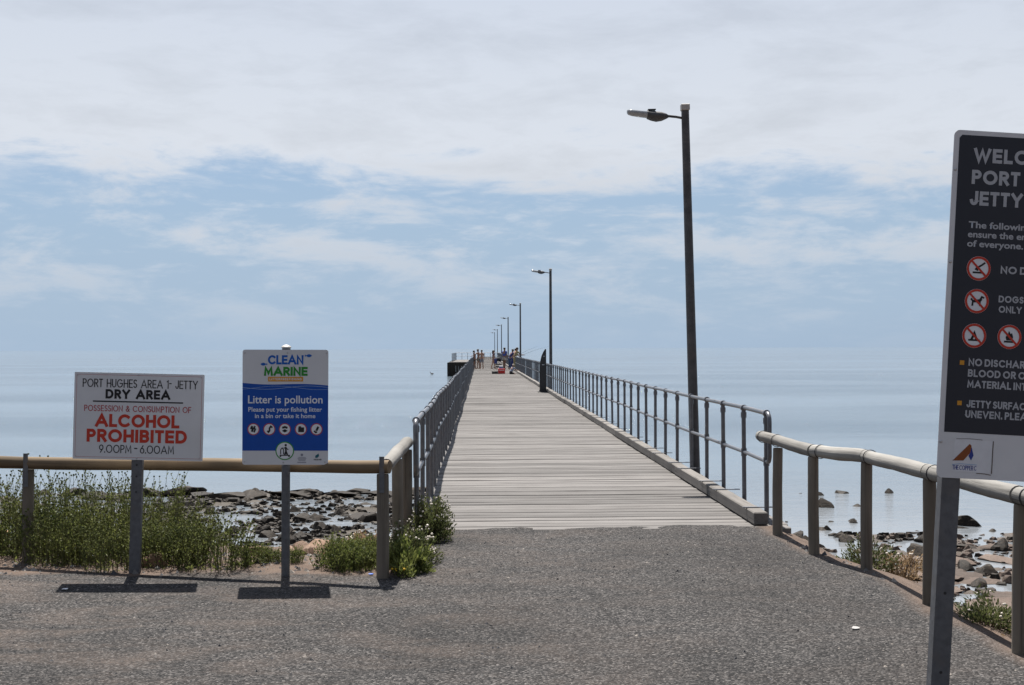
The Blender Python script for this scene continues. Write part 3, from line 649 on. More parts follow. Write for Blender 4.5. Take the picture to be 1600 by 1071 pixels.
# sign two: litter notice
q = at(445, 901)
t = thing('notice_sign', 'blue and white CLEAN MARINE litter sign on a slim steel post', 'sign', (q.x, q.y, 0), (0, R(0.4), 0))
k = 0.622 / 717; W_, H_ = 0.622, 965 * k
def Lx(v): return v * k
def Lz(v): return H_ - v * k
mb = MB(); mb.tube([(0, 0.034, -0.3), (0, 0.034, 0.812 + H_ + 0.012)], 0.031, 14); o = mb.build('post', M_gpost, t, 40)
MB().tube([(0, 0.034, 0.812 + H_ + 0.013), (0, 0.034, 0.812 + H_ + 0.020), (0, 0.034, 0.812 + H_ + 0.028), (0, 0.034, 0.812 + H_ + 0.036)], [0.036, 0.036, 0.028, 0.012], 14).build('post_cap', M_cap, t, 40)
pn = round_plate(W_, H_, 0.018, 0.003).build('panel', [M_white, M_alu], t); pn.location = (-0.311, -0.002, 0.812)
mb = MB(); n_ = 24
top = [(W_ * i / n_, Lz(lerp(279, 300, i / n_) + 7 * math.sin(i / n_ * 6.3))) for i in range(n_ + 1)]
poly(mb, [(0.0005, Lz(847)), (W_ - 0.0005, Lz(847))] + [(min(W_ - 0.0005, max(0.0005, x)), z) for x, z in top[::-1]], -0.0006); mb.build('blue_field', M_blue, pn)
mb = MB()
strip(mb, [(W_ * i / n_, Lz(318 - 14 * math.sin(i / n_ * 6.3 + 3.0))) for i in range(n_ + 1)], 0.0013, -0.0010); strip(mb, [(W_ * i / n_, Lz(320 + 15 * math.sin(i / n_ * 6.3 + 2.2))) for i in range(n_ + 1)], 0.0010, -0.0012); mb.build('wave_line', M_pale, pn)
mb = MB(); caps(mb, 'CLEAN', Lx(213), Lx(508), Lz(125), 80 * k, 0.25, gap=0.10); mb.build('lettering', M_cblue, pn)
mb = MB(); caps(mb, 'MARINE', Lx(180), Lx(543), Lz(220), 77 * k, 0.27, gap=0.10); mb.build('lettering', M_green, pn)
mb = MB(); rect(mb, Lx(213), Lz(267), Lx(507), Lz(227), -0.0006); mb.build('orange_band', M_orange, pn)
mb = MB(); caps(mb, 'LITTER FREE FISHING', Lx(226), Lx(494), Lz(256), 18 * k, 0.20, gap=0.3); mb.build('lettering', M_pwhite, pn)
def fish(cx, cz, L, s_):
    mb = MB(); pts = [(cx + s_ * L * (q - 0.5), cz + L * 0.22 * math.sin(math.pi * min(1, q * 1.15)) ** 0.8) for q in [i / 8 * 0.87 for i in range(9)]]
    pts2 = [(x, 2 * cz - z) for x, z in pts[::-1]]; poly(mb, [(x, z) for x, z in pts[1:]] + pts2[:-1] + [pts[0]], -0.0009)
    mb.add([(cx + s_ * L * 0.30, -0.0010, cz), (cx + s_ * L * 0.52, -0.0010, cz + L * 0.18), (cx + s_ * L * 0.52, -0.0010, cz - L * 0.18)], [(0, 1, 2)]); mb.build('fish_mark', M_cblue, pn)
fish(Lx(551), Lz(50), 58 * k, -1); fish(Lx(177), Lz(122), 56 * k, 1)
fonttext('lettering', 'Litter is pollution', Lx(47), Lx(670), Lz(449), 92 * k, M_pwhite, pn, bold=0.0012)
fonttext('lettering', 'Please put your fishing litter', Lx(50), Lx(665), Lz(519), 54 * k, M_pwhite, pn, bold=0.0006)
fonttext('lettering', 'in a bin or take it home', Lx(105), Lx(610), Lz(573), 52 * k, M_pwhite, pn, bold=0.0006)
icons = [ [[(-.3, -.5), (-.1, .1), (-.4, .2), (-.2, .6)], [(.1, -.6), (.35, .0), (.1, .2), (.3, .6)]], [[(-.35, -.3), (-.15, -.55), (.05, -.3), (.05, .2), (.3, .55), (.6, .3)]], [[(-.5, .25), (0, .42), (.5, .25)], [(-.25, -.3), (0, -.45), (.25, -.3), (0, -.15), (-.25, -.3)]],
          [[(-.3, -.55), (-.3, .2), (-.2, .55)], [(-.05, -.55), (-.05, .2), (-.15, .55)], [(.15, -.55), (.15, .2), (.45, .2), (.45, -.55)]], [[(-.05, -.3), (.35, .5)], [(-.45, -.3), (-.2, -.6), (.1, -.55)]] ]
for cx, ic in zip((93, 225, 355, 489, 620), icons):
    c_ = (Lx(cx), Lz(667)); mb = MB(); disc(mb, c_[0], c_[1], 49 * k, -0.0009); pg = mb.build('pictogram', M_pwhite, pn)
    mb = MB(); disc(mb, c_[0], c_[1], 51 * k, -0.0012, 28, 43 * k)
    mb2 = MB()
    for j, st in enumerate(ic): strip(mb2, [(c_[0] + a * 44 * k, c_[1] + e * 44 * k) for a, e in st], (7 if j or len(ic) == 1 else 9) * k, -0.0013 - 0.0001 * j)
    # rings and figures belong to the round pictogram; kept beside it under the panel
    mb.build('prohibition_ring', M_dred, pn); mb2.build('pictogram_figure', M_black, pn)
c_ = (Lx(355), Lz(848)); mb = MB(); disc(mb, c_[0], c_[1], 78 * k, -0.0009, 36); mb.build('round_emblem', M_green, pn)
mb = MB(); disc(mb, c_[0], c_[1], 69 * k, -0.0012, 36); mb.build('emblem_field', M_pwhite, pn)
mb = MB(); disc(mb, c_[0] + 8 * k, c_[1] + 48 * k, 10 * k, -0.0015, 14)
for j, st in enumerate(([(8, 34), (10, -5), (22, -34)], [(10, -5), (0, -34)], [(-10, 22), (8, 26), (30, 8)], [(-40, -38), (44, -38)], [(-20, 26), (-34, 10), (-34, -30)], [(-20, 26), (-10, 8), (-10, -30)])):
    strip(mb, [(c_[0] + a * k, c_[1] + e * k) for a, e in st], (7 if j < 2 else 4) * k, -0.0015 - 0.0001 * j)
for a in (-36, 36): disc(mb, c_[0] + a * k, c_[1] - 44 * k, 8 * k, -0.0022, 12)
mb.build('emblem_figure', M_black, pn)
mb = MB()
for j, (a, e) in enumerate(((468, 530), (462, 536), (466, 532), (470, 528))): rect(mb, Lx(a), Lz(905 + j * 9), Lx(e), Lz(901 + j * 9), -0.0009)
rect(mb, Lx(460), Lz(948), Lx(535), Lz(942), -0.0009); disc(mb, Lx(498), Lz(882), 12 * k, -0.0009, 6); mb.build('small_crest', mat_flat('print_grey', (0.22, 0.22, 0.27)), pn)
mb = MB(); poly(mb, [(Lx(608), Lz(905)), (Lx(612), Lz(888)), (Lx(638), Lz(870)), (Lx(642), Lz(892)), (Lx(626), Lz(908))], -0.0009); mb.build('leaf_logo', mat_flat('print_teal', (0.02, 0.12, 0.16)), pn)
mb = MB(); caps(mb, 'KESAB', Lx(598), Lx(662), Lz(927), 12 * k, 0.24); mb.build('lettering', M_black, pn)
screws(pn, [(Lx(20), Lz(27)), (Lx(375), Lz(25)), (Lx(702), Lz(27)), (Lx(18), Lz(938)), (Lx(343), Lz(945)), (Lx(690), Lz(940))], 0.007)

# sign three: large welcome board, cut by the picture edge
SD = 4.8; KP = SD / FPX
def w3(px, py): d = CM @ Vector(((px - 800) / FPX, (535.5 - py) / FPX, -1)); return cam.location + d * (SD / d.y)
TLc = w3(1495, 203); BLc = w3(1463, 746)
W_, H_ = 0.98, (TLc - BLc).length
t = thing('welcome_sign', 'large charcoal jetty welcome board with prohibition symbols on steel posts', 'sign', (BLc.x + 0.04 - BLc.z * math.sin(R(3.4)), BLc.y, 0), (0, R(3.4), 0))
gz = BLc.z
pn = round_plate(W_, H_, 0.022, 0.004).build('panel', [M_white, M_alu], t); pn.location = (-0.04 - gz * math.sin(R(3.4)) * 0 , 0, gz)
th = R(3.4)
def loc3(px, py):
    q_ = w3(px, py) - BLc; return (q_.x * math.cos(th) - q_.z * math.sin(th), q_.x * math.sin(th) + q_.z * math.cos(th))
for xo in (0.058, W_ - 0.07):
    mb = MB(); cpost(mb, 0, -0.35, gz + H_ * 0.96, 0.070, 0.05, 0.0045); o = mb.build('post', M_gpost, t); o.location = (-0.04 + xo, 0, 0)
    for z in (0.42, 0.72): MB().tube([(0, 0.0041, z), (0, 0.0035, z)], 0.006, 10).build('bolt_hole', M_dark, o)
zt = H_ - 0.018; zbk = loc3(1475, 675)[1]
mb = MB(); poly(mb, [(0.020, zbk), (W_ - 0.020, zbk), (W_ - 0.020, zt - 0.012), (W_ - 0.03, zt), (0.03, zt), (0.020, zt - 0.012)], -0.0006); mb.build('charcoal_field', M_char, pn)
def cap3(txt, px, py_t, py_b, wt, mat=M_lgrey, x1px=None, gap=0.16, space=0.45):
    a = loc3(px, py_b); h = (py_b - py_t) * KP; x1 = None
    mb = MB(); x1 = loc3(x1px[1], py_b)[0] if x1px else None
    if x1px:
        # scale so that the first characters end where they do on the board
        tot = sum(GL[c][0] + wt for c in txt[:x1px[0]] if c != ' ') + sum(space for c in txt[:x1px[0]] if c == ' ') + gap * max(0, x1px[0] - 1 - 2 * txt[:x1px[0]].count(' '))
        sxx = (x1 - a[0]) / (tot * h)
        full = sum(GL[c][0] + wt for c in txt if c != ' ') + space * txt.count(' ') + gap * sum(1 for c, e in zip(txt, txt[1:]) if c != ' ' and e != ' ')
        caps(mb, txt, a[0], a[0] + full * h * sxx, a[1], h, wt, gap=gap, space=space)
    else: caps(mb, txt, a[0], None, a[1], h, wt, gap=gap, space=space)
    return mb.build('lettering', mat, pn)
cap3('WELCOME TO', 1521, 231, 254, 0.25, x1px=(4, 1606)); cap3('PORT HUGHES', 1518, 265, 288, 0.25, x1px=(4, 1593)); cap3('JETTY', 1515, 298, 321, 0.25, x1px=(5, 1597))
for i, s_ in enumerate(('The following rules', 'ensure the enjoyment', 'of everyone. Please')):
    a = loc3(1513 - i * 1.2, 356 + i * 14.6); fonttext('lettering', s_, a[0], a[0] + (0.335, 0.36, 0.335)[i], a[1], 14.3 * KP, M_lgrey, pn, bold=0.0009)
cap3('NO DIVING', 1563, 416, 428, 0.23, x1px=(4, 1604)); cap3('DOGS ON LEAD', 1560, 462, 473, 0.23, x1px=(4, 1599)); cap3('ONLY', 1560, 478, 489, 0.23, x1px=(4, 1596))
cap3('NO DISCHARGE OF', 1513, 560, 572, 0.23, x1px=(10, 1601)); cap3('BLOOD OR OTHER', 1512, 577, 589, 0.23, x1px=(10, 1602)); cap3('MATERIAL INTO', 1511, 594, 606, 0.23, x1px=(12, 1603))
cap3('JETTY SURFACE', 1510, 625, 637, 0.23, x1px=(12, 1602)); cap3('UNEVEN. PLEASE', 1508, 641, 653, 0.23, x1px=(12, 1604))
mb = MB()
for px, py in ((1503, 567), (1499, 630)): a = loc3(px, py); rect(mb, a[0] - 0.0085, a[1] - 0.0085, a[0] + 0.0085, a[1] + 0.0085, -0.0010)
mb.build('bullet', M_orange, pn)
figs = [ ([[(-.6, -.42), (.35, -.42)], [(-.35, -.15), (-.2, .05), (.3, .35), (.65, .62)], [(-.2, .05), (-.1, -.25)]], None),
         ([[(-.45, -.5), (-.4, -.05), (.3, .1), (.35, -.5)], [(.3, .1), (.5, .45), (.75, .35)], [(-.4, 0), (-.62, .25)]], [(-.42, -.15), (-.42, .1), (.3, .22), (.5, .5), (.55, .15), (.35, -.12)]),
         ([[(-.6, -.45), (.6, -.45)]], [(-.42, -.42), (0, .55), (.42, -.42), (.14, -.42), (0, .0), (-.14, -.42)]),
         ([[(-.55, -.5), (.55, -.5)]], [(-.3, -.36), (-.4, -.02), (-.18, .25), (-.08, .62), (.12, .3), (.25, .42), (.38, 0), (.28, -.36)]) ]
for (px, py), (sts, pg) in zip(((1529, 420), (1526, 471), (1522, 525), (1577, 527)), figs):
    a = loc3(px, py); r_ = 19.3 * KP
    mb = MB(); disc(mb, a[0], a[1], r_, -0.0009, 32); mb.build('pictogram', M_pwhite, pn)
    mb = MB()
    for j, st in enumerate(sts): strip(mb, [(a[0] + x * r_ * 0.8, a[1] + z * r_ * 0.8) for x, z in st], 0.075 * r_, -0.0012 - 0.0001 * j)
    if pg: poly(mb, [(a[0] + x * r_ * 0.8, a[1] + z * r_ * 0.8) for x, z in pg], -0.0016)
    mb.build('pictogram_figure', M_black, pn)
    mb = MB(); disc(mb, a[0], a[1], r_ * 0.985, -0.0019, 32, r_ * 0.80); strip(mb, [(a[0] - r_ * 0.6, a[1] + r_ * 0.6), (a[0] + r_ * 0.6, a[1] - r_ * 0.6)], r_ * 0.085, -0.0021); mb.build('prohibition_ring', M_red, pn)
# torn sticker on the white foot of the board
a = loc3(1487, 736); b2 = loc3(1551, 690); mb = MB(); poly(mb, [(a[0], a[1]), (b2[0] - 0.004, a[1] - 0.004), (b2[0], b2[1]), (a[0] + 0.006, b2[1] + 0.004)], -0.0006); stk = mb.build('sticker', M_stick, pn)
mb = MB(); tri = [loc3(x, y) for x, y in ((1488, 720), (1515, 694), (1518, 697), (1517, 707), (1505, 720))]; poly(mb, tri, -0.0010); mb.build('sticker_emblem', M_brown, pn)
mb = MB(); an = [loc3(x, y) for x, y in ((1518, 699), (1521, 712), (1517, 720), (1513, 713), (1516, 707))]; poly(mb, an, -0.0011); mb.build('anchor_mark', M_navy, pn)
a = loc3(1488, 734); mb = MB(); caps(mb, 'THE COPPER C', a[0], a[0] + 38 * KP, a[1], 7.5 * KP, 0.15, y=-0.0011); mb.build('lettering', M_navy, pn)
mb = MB(); strip(mb, [loc3(x, y) for x, y in ((1488, 726), (1500, 725), (1526, 727))], 0.0012, -0.0011); mb.build('lettering', M_pale, pn)
mb = MB(); strip(mb, [loc3(x, y) for x, y in ((1549, 741), (1550, 725), (1551, 705), (1552, 690))], 0.0016, -0.0013); strip(mb, [loc3(x, y) for x, y in ((1525, 740), (1538, 741), (1548, 743))], 0.0012, -0.0014); strip(mb, [loc3(x, y) for x, y in ((1494, 686), (1515, 686), (1535, 688))], 0.0008, -0.0013); mb.build('stain', M_stain, pn)
screws(pn, [(0.010, loc3(1466, 690)[1]), (0.010, H_ * 0.62), (0.010, H_ - 0.15)], 0.006)

# ------------------------------------------------------------------ rocks along the shore
def rock_mesh(name, seed, flat, mat, sub=3, cuts=5, rough=0.22):
    rnd = random.Random(seed); bm = bmesh.new(); bmesh.ops.create_icosphere(bm, subdivisions=sub, radius=1)
    planes = [(Vector((rnd.uniform(-1, 1), rnd.uniform(-1, 1), rnd.uniform(-0.4, 0.8))).normalized(), rnd.uniform(0.40, 0.72)) for _ in range(cuts + 3)]
    for v in bm.verts:
        c = v.co * (1 + rough * noise.noise(v.co * 1.3 + Vector((seed * 3.1, 0, 0))) + 0.20 * noise.noise(v.co * 3.3 + Vector((0, seed, 0))) + 0.10 * noise.noise(v.co * 8))
        for n_, d in planes:
            e = c.dot(n_) - d
            if e > 0: c -= n_ * e * 0.92
        v.co = Vector((c.x, c.y, c.z * flat))
    mb = MB(); mb.bm(bm); return mb.mesh(name, mat, 18)
RK = [rock_mesh('rock', i, rndf, M_rock) for i, rndf in enumerate((0.55, 0.7, 0.45, 0.6, 0.8, 0.5, 0.4, 0.65))]
SL = [rock_mesh('flat_rock', 30 + i, f, M_rock, 3, 6) for i, f in enumerate((0.22, 0.28, 0.18, 0.25))]
LG = [rock_mesh('ledge_rock', 50 + i, f, M_ledge, 3, 6) for i, f in enumerate((0.16, 0.22, 0.13, 0.19))]
OR = [rock_mesh('stone', 70 + i, f, M_sand, 3, 5) for i, f in enumerate((0.6, 0.45, 0.8))]
def put(name, me, x, y, size, label, cat, group, sink=0.35, asp=None, z=None):
    a = asp or random.uniform(0.7, 1.3); hz = size * max(v.co.z for v in me.vertices)
    zz_ = height(x, y) if z is None else z
    zz_ = max(zz_, SEA - 0.03)
    o = obj(name, me, None, (x, y, zz_ + hz * (0.5 - sink)), (random.uniform(-0.12, 0.12), random.uniform(-0.12, 0.12), random.uniform(0, 6.3)), (size * a, size / a, size))
    return tag(o, label, cat, group)
rnd = random.Random(5); random.seed(11)
n_ = 0
while n_ < 295:            # boulders among the tide pools beyond the pine fence
    y = rnd.uniform(19.0, 30.5); x = rnd.uniform(-7.2, -1.0) if n_ % 6 else rnd.uniform(-12, 0.8)
    if y > 29.6 and rnd.random() < 0.3: continue
    if noise.noise(Vector((x * 0.35, y * 0.45, 2))) < -0.25: continue
    s_ = rnd.choice((0.07, 0.09, 0.12, 0.15, 0.18, 0.24)) * rnd.uniform(0.8, 1.25) * (0.8 + 0.02 * (y - 19))
    me = rnd.choice(RK + RK + SL)
    put('rock', me, x, y, s_ * (1.35 if me in SL else 1), 'dark brown rock in the tide pools behind the pine rail fence', 'rock', 'rocks in the tide pools', 0.3); n_ += 1
for i in range(17):        # long low slabs edging the pools against open water
    x = -9.5 + i * 0.62 + rnd.uniform(-0.2, 0.2); put('flat_rock', rnd.choice(SL), x, 29.9 + rnd.uniform(-0.5, 0.6), rnd.uniform(0.38, 0.62), 'long flat dark slab at the outer edge of the tide pools', 'rock', 'slabs edging the tide pools', 0.15, 1.3, SEA + 0.02)
for i in range(60):        # scattered boulders in the shallows past the log rail
    for _ in range(50):
        y = rnd.uniform(18, 31); x = rnd.uniform(3.2, 13.5)
        if (x - 3.2) * 0.9 + (22 - y) > -7 + rnd.uniform(-3, 3) and rnd.random() < (0.9 if y < 25 else 0.4): break
    put('rock', rnd.choice(RK + SL), x, y, rnd.choice((0.07, 0.10, 0.13, 0.18)) * rnd.uniform(0.8, 1.3), 'dark rock lying in the shallows past the weathered log rail', 'rock', 'rocks in the shallows', 0.25)
for px, py, s_ in ((1508, 812, 0.27), (1440, 838, 0.19), (1437, 858, 0.22), (1325, 838, 0.17), (1345, 852, 0.13), (1566, 850, 0.2), (1510, 880, 0.20), (1540, 888, 0.22), (1545, 915, 0.16), (1245, 832, 0.24), (1285, 785, 0.19)):
    q = at(px, py, SEA + 0.1); put('boulder', rnd.choice(RK[:5]), q.x, q.y, s_, 'large dark angular boulder among the ledges past the log rail', 'rock', 'boulders on the ledges', 0.15, None, max(SEA, height(q.x, q.y)))
for i in range(150):        # broken reddish ledges
    y = rnd.uniform(9.5, 21.5); x = xr(y) + rnd.uniform(1.6, 9.5)
    put('ledge_rock', rnd.choice(LG), x, y, rnd.uniform(0.18, 0.55), 'flat reddish brown rock slab on the foreshore past the log rail', 'rock', 'ledge slabs', 0.2, rnd.uniform(1.0, 1.5))
for px, py, s_ in ((233, 876, 0.16),): q = at(px, py + 14, 0.0); put('boulder', OR[2], q.x, q.y + 0.18, s_, 'rounded orange boulder beside the DRY AREA sign post', 'rock', None, 0.2, 1.0)
for px, py, s_ in ((470, 862, 0.16), (495, 868, 0.22), (520, 858, 0.15), (535, 846, 0.18), (395, 893, 0.11), (410, 896, 0.08), (480, 878, 0.10), (450, 872, 0.12), (555, 852, 0.12)):
    q = at(px, py, -0.15); put('stone', rnd.choice(OR), q.x, q.y, s_, 'orange stone on the bank behind the litter sign', 'stone', 'orange stones on the bank', 0.3)
# small stones between the boulders, too many to count
sm_ = MB(); rg = random.Random(8)
for i in range(7400):
    if i % 2: y = rg.uniform(17.5, 30.5); x = rg.uniform(-7.5, -0.5)
    else: y = rg.uniform(9.5, 23); x = xr(y) + rg.uniform(0.9, 9)
    z = height(x, y)
    if z < SEA - 0.05: continue
    r = rg.choice((0.03, 0.045, 0.06, 0.09)) * rg.uniform(0.7, 1.3); a0 = rg.uniform(0, 6.3)
    vs = [(x + r * rg.uniform(0.7, 1.4) * math.cos(a0 + j * 1.257), y + r * rg.uniform(0.6, 1.1) * math.sin(a0 + j * 1.257), z - 0.01) for j in range(5)]
    tp = [(x + (v[0] - x) * 0.6 + rg.uniform(-.2, .2) * r, y + (v[1] - y) * 0.6, z + r * rg.uniform(0.35, 0.8)) for v in vs]
    sm_.cm = 0 if (i % 2 or rg.random() < 0.45) else 1
    sm_.add(vs + tp, [(j, (j + 1) % 5, 5 + (j + 1) % 5, 5 + j) for j in range(5)] + [(5, 6, 7, 8, 9)])
tag(sm_.build('shore_stones', [M_rock, M_ledge]), kind='stuff')
# loose chips on the apron and the bank
gm = MB(); rg = random.Random(3)
for i in range(5200):
    y = rg.uniform(4.4, 11.4) if i % 3 else rg.uniform(8.9, 11.0); x = rg.uniform(-4.8, 3.1)
    if x > xr(y) or y > yl(x) + 0.9: continue
    r = rg.choice((0.004, 0.006, 0.008, 0.011)) * rg.uniform(0.7, 1.3); z = height(x, y)
    if asph(x, y) < 0.6: r *= rg.choice((1.2, 1.6, 2.6))
    a0 = rg.uniform(0, 6.3); vs = [(x + r * rg.uniform(0.7, 1.3) * math.cos(a0 + j * 1.57), y + r * rg.uniform(0.7, 1.3) * math.sin(a0 + j * 1.57), z - 0.002) for j in range(4)] + [(x + rg.uniform(-.3, .3) * r, y + rg.uniform(-.3, .3) * r, z + r * rg.uniform(0.5, 1.0))]
    gm.cm = rg.choice((0, 0, 1, 1, 2)); gm.add(vs, [(0, 1, 4), (1, 2, 4), (2, 3, 4), (3, 0, 4)])
tag(gm.build('gravel', [mat_plain('chip_dark', (0.055, 0.055, 0.06), 0.9), mat_plain('chip_grey', (0.13, 0.125, 0.12), 0.9), mat_plain('chip_pale', (0.27, 0.24, 0.21), 0.9)]), kind='stuff')

# ------------------------------------------------------------------ plants
def leaf(mb, p_, d, L, wd, rnd):
    d = Vector(d).normalized(); s_ = d.cross(Vector((rnd.uniform(-1, 1), rnd.uniform(-1, 1), rnd.uniform(-1, 1))))
    if s_.length < 1e-3: s_ = Vector((1, 0, 0))
    s_.normalize(); p_ = Vector(p_); mid = p_ + d * L * 0.5 + Vector((0, 0, -0.08 * L))
    mb.add([p_, mid + s_ * wd, p_ + d * L, mid - s_ * wd], [(0, 1, 2), (0, 2, 3)])
def weed_meshes(seed, hmin, hmax, stems, rad, lw=0.005, ll=0.04, seeds=True):
    rnd = random.Random(seed); sm = MB(); lm = MB()
    for i in range(stems):
        a = rnd.uniform(0, 6.3); r = rad * math.sqrt(rnd.random()); b0 = Vector((r * math.cos(a), r * math.sin(a), -0.03)); h = rnd.uniform(hmin, hmax) * (1 - 0.3 * r / rad)
        out = Vector((math.cos(a), math.sin(a), 0)) * rnd.uniform(0, 0.35) * h + Vector((rnd.uniform(-.1, .1), rnd.uniform(-.1, .1), 0)) * h
        pts = [b0 + out * (q ** 1.6) + Vector((rnd.uniform(-.008, .008), rnd.uniform(-.008, .008), h * q)) for q in (0, 0.25, 0.5, 0.75, 1.0)]
        sm.tube(pts, [0.0035, 0.003, 0.0026, 0.002, 0.0012], 3, cap=False)
        nl = int(h * 46)
        for j in range(nl):
            q = rnd.random() ** 1.15; s_ = q * 4; k_ = min(3, int(s_)); p_ = pts[k_].lerp(pts[k_ + 1], s_ - k_)
            aa = rnd.uniform(0, 6.3); up = rnd.uniform(0.2, 1.3); L = ll * rnd.uniform(0.6, 1.3) * (1.15 - 0.75 * q)
            leaf(lm, p_, (math.cos(aa), math.sin(aa), up), L, lw * rnd.uniform(0.7, 1.3), rnd)
        for j in range(rnd.randint(1, 4)):      # side shoots
            q = rnd.uniform(0.35, 0.85); s_ = q * 4; k_ = min(3, int(s_)); p_ = pts[k_].lerp(pts[k_ + 1], s_ - k_); aa = rnd.uniform(0, 6.3); L = rnd.uniform(0.06, 0.16)
            e = p_ + Vector((math.cos(aa) * 0.5, math.sin(aa) * 0.5, 0.9)) * L; sm.tube([p_, e], [0.0016, 0.001], 3, cap=False)
            for _ in range(6): leaf(lm, p_.lerp(e, rnd.random()), (rnd.uniform(-1, 1), rnd.uniform(-1, 1), 0.7), ll * 0.5, lw * 0.7, rnd)
            if seeds: lm.box(tuple(e - Vector((0.004, 0.004, 0.004))), tuple(e + Vector((0.004, 0.004, 0.006))))
        if seeds: e = pts[-1]; lm.box(tuple(e - Vector((0.005, 0.005, 0.005))), tuple(e + Vector((0.005, 0.005, 0.008))))
    return sm.mesh('stem', M_stem), lm.mesh('foliage', M_weed)
WV = [weed_meshes(1, 0.25, 0.86, 56, 0.26), weed_meshes(2, 0.22, 0.80, 56, 0.28), weed_meshes(3, 0.28, 0.95, 50, 0.24), weed_meshes(4, 0.22, 0.45, 60, 0.24), weed_meshes(5, 0.15, 0.30, 60, 0.20, 0.007, 0.055, False)]
def weed(v, x, y, s_, label, group, z=None):
    t = thing('weed_clump', label, 'plant', (x, y, height(x, y) if z is None else z), (0, 0, random.uniform(0, 6.3)), group); t.scale = (s_, s_, s_)
    obj('stem', WV[v][0], t); obj('foliage', WV[v][1], t)
TW = 'tall green weed clump with upright seed stalks behind the pine rail fence'
rw = random.Random(9)
for i in range(19):
    px = -30 + i * 19.2 + rw.uniform(-6, 6); Y = rw.uniform(10.3, 11.5); X = (px - 750) / FPX * Y
    weed(rw.choice((0, 1, 2)) if px < 285 else 3 if px > 330 else 1, X, Y, rw.uniform(0.85, 1.08) if px < 260 else rw.uniform(0.7, 0.85), TW, 'tall weeds behind the fence')
for i in range(12):
    px = 88 + i * 22 + rw.uniform(-8, 8); Y = rw.uniform(9.75, 10.25); X = (px - 750) / FPX * Y
    if 195 < px < 245: continue
    weed(3, X, Y, rw.uniform(0.8, 1.2), 'low green weed tuft at the front of the tall weeds', 'low weeds by the apron edge')
for px, Y in ((525, 9.75), (545, 9.6), (562, 9.8), (580, 9.65), (540, 10.0), (573, 10.1)):
    weed(4, (px - 750) / FPX * Y, Y, rw.uniform(0.65, 0.95), 'short grassy green tuft beside the corner fence post', 'grassy tufts by the corner post')
for px, Y, s_ in ((425, 10.0, 0.5), (455, 9.95, 0.5), (395, 9.9, 0.7)):
    weed(4, (px - 750) / FPX * Y, Y, s_, 'tiny green tuft on the bare bank below the litter sign', 'tiny tufts on the bank')
def shrub(name, label, x, y, z, rx, ry, rz, seed, leafm, nleaf=2600, flowers=40, ll=0.03, lw=0.006, fl_mat=M_flower, group=None):
    rnd = random.Random(seed); t = thing(name, label, 'shrub', (x, y, z), (0, 0, 0), group); tw = MB(); lm = MB(); fm_ = MB(); tips = []
    for i in range(int(nleaf / 45)):
        a = rnd.uniform(0, 6.3); el_ = math.asin(rnd.uniform(0.05, 1)); rr = rnd.uniform(0.72, 1.08)
        tip = Vector((rx * rr * math.cos(a) * math.cos(el_), ry * rr * math.sin(a) * math.cos(el_), rz * rr * math.sin(el_)))
        mid = tip * 0.5 + Vector((0, 0, 0.12 * rz)); tw.tube([(0, 0, -0.04), mid, tip], [0.005, 0.0035, 0.0015], 3, cap=False); tips.append(tip)
        for j in range(45):
            q = 1 - rnd.random() ** 1.5 * 0.75; p_ = (mid * (1 - q) * 2 + tip * (2 * q - 1)) if q > 0.5 else mid * 2 * q
            p_ = p_ + Vector((rnd.gauss(0, 0.022), rnd.gauss(0, 0.022), rnd.gauss(0, 0.022)))
            leaf(lm, p_, Vector((rnd.uniform(-1, 1), rnd.uniform(-1, 1), rnd.uniform(-0.1, 1.2))) + tip.normalized(), ll * rnd.uniform(0.6, 1.4), lw, rnd)
    rnd.shuffle(tips)
    obj('stem', tw.mesh('stem', M_twig), t); obj('foliage', lm.mesh('foliage', leafm), t)
    for tip in tips[:flowers]:
        if tip.z > 0.25 * rz:
            for _ in range(rnd.randint(1, 3)):
                c = tip * 1.06 + Vector((rnd.gauss(0, 0.018), rnd.gauss(0, 0.018), rnd.uniform(0, 0.03))); r = rnd.uniform(0.006, 0.012)
                fm_.ell(c, (r, r, r * 0.75), 6, 4)
    if flowers and fm_.v: tag(obj('flower_heads', fm_.mesh('flower_heads', fl_mat), t), kind='stuff')
    return t
shrub('flowering_shrub', 'dark rounded shrub with white flowers at the jetty corner', -0.43, 11.05, -0.02, 0.20, 0.28, 0.40, 1, M_shrub, 4200, 40)
shrub('flowering_shrub', 'low sprawling shrub with pale flower heads behind the corner fence post', -0.56, 9.85, -0.02, 0.24, 0.26, 0.34, 2, M_shrub, 2600, 60)
shrub('dry_shrub', 'dry brownish shrub with pale flowers beside the reddish succulent', -0.98, 10.7, -0.12, 0.30, 0.25, 0.22, 3, M_dry, 1500, 34)
shrub('succulent_plant', 'low reddish succulent plant on the bank edge', -1.12, 10.9, -0.15, 0.16, 0.14, 0.13, 4, M_rust, 900, 0)
shrub('leafy_plant', 'bright green leafy plant at the foot of the corner fence post', -0.56, 9.45, -0.01, 0.17, 0.14, 0.24, 5, M_weed, 1500, 0, 0.05, 0.009)
shrub('yellow_flower_plant', 'small plant with yellow flowers near the corner fence post', -0.56, 9.26, 0.0, 0.06, 0.05, 0.09, 6, M_weed, 270, 5, 0.03, 0.007, M_yel)
q = RF[2]; shrub('shore_bush', 'low green and dry bush behind the third log rail post', q.x + 0.18, q.y + 0.55, -0.12, 0.26, 0.26, 0.24, 7, M_shrub, 1500, 12)
shrub('shore_bush', 'dry straw-coloured bush beside the third log rail post', q.x + 0.42, q.y + 0.45, -0.2, 0.20, 0.2, 0.24, 8, M_dry, 1100, 16)
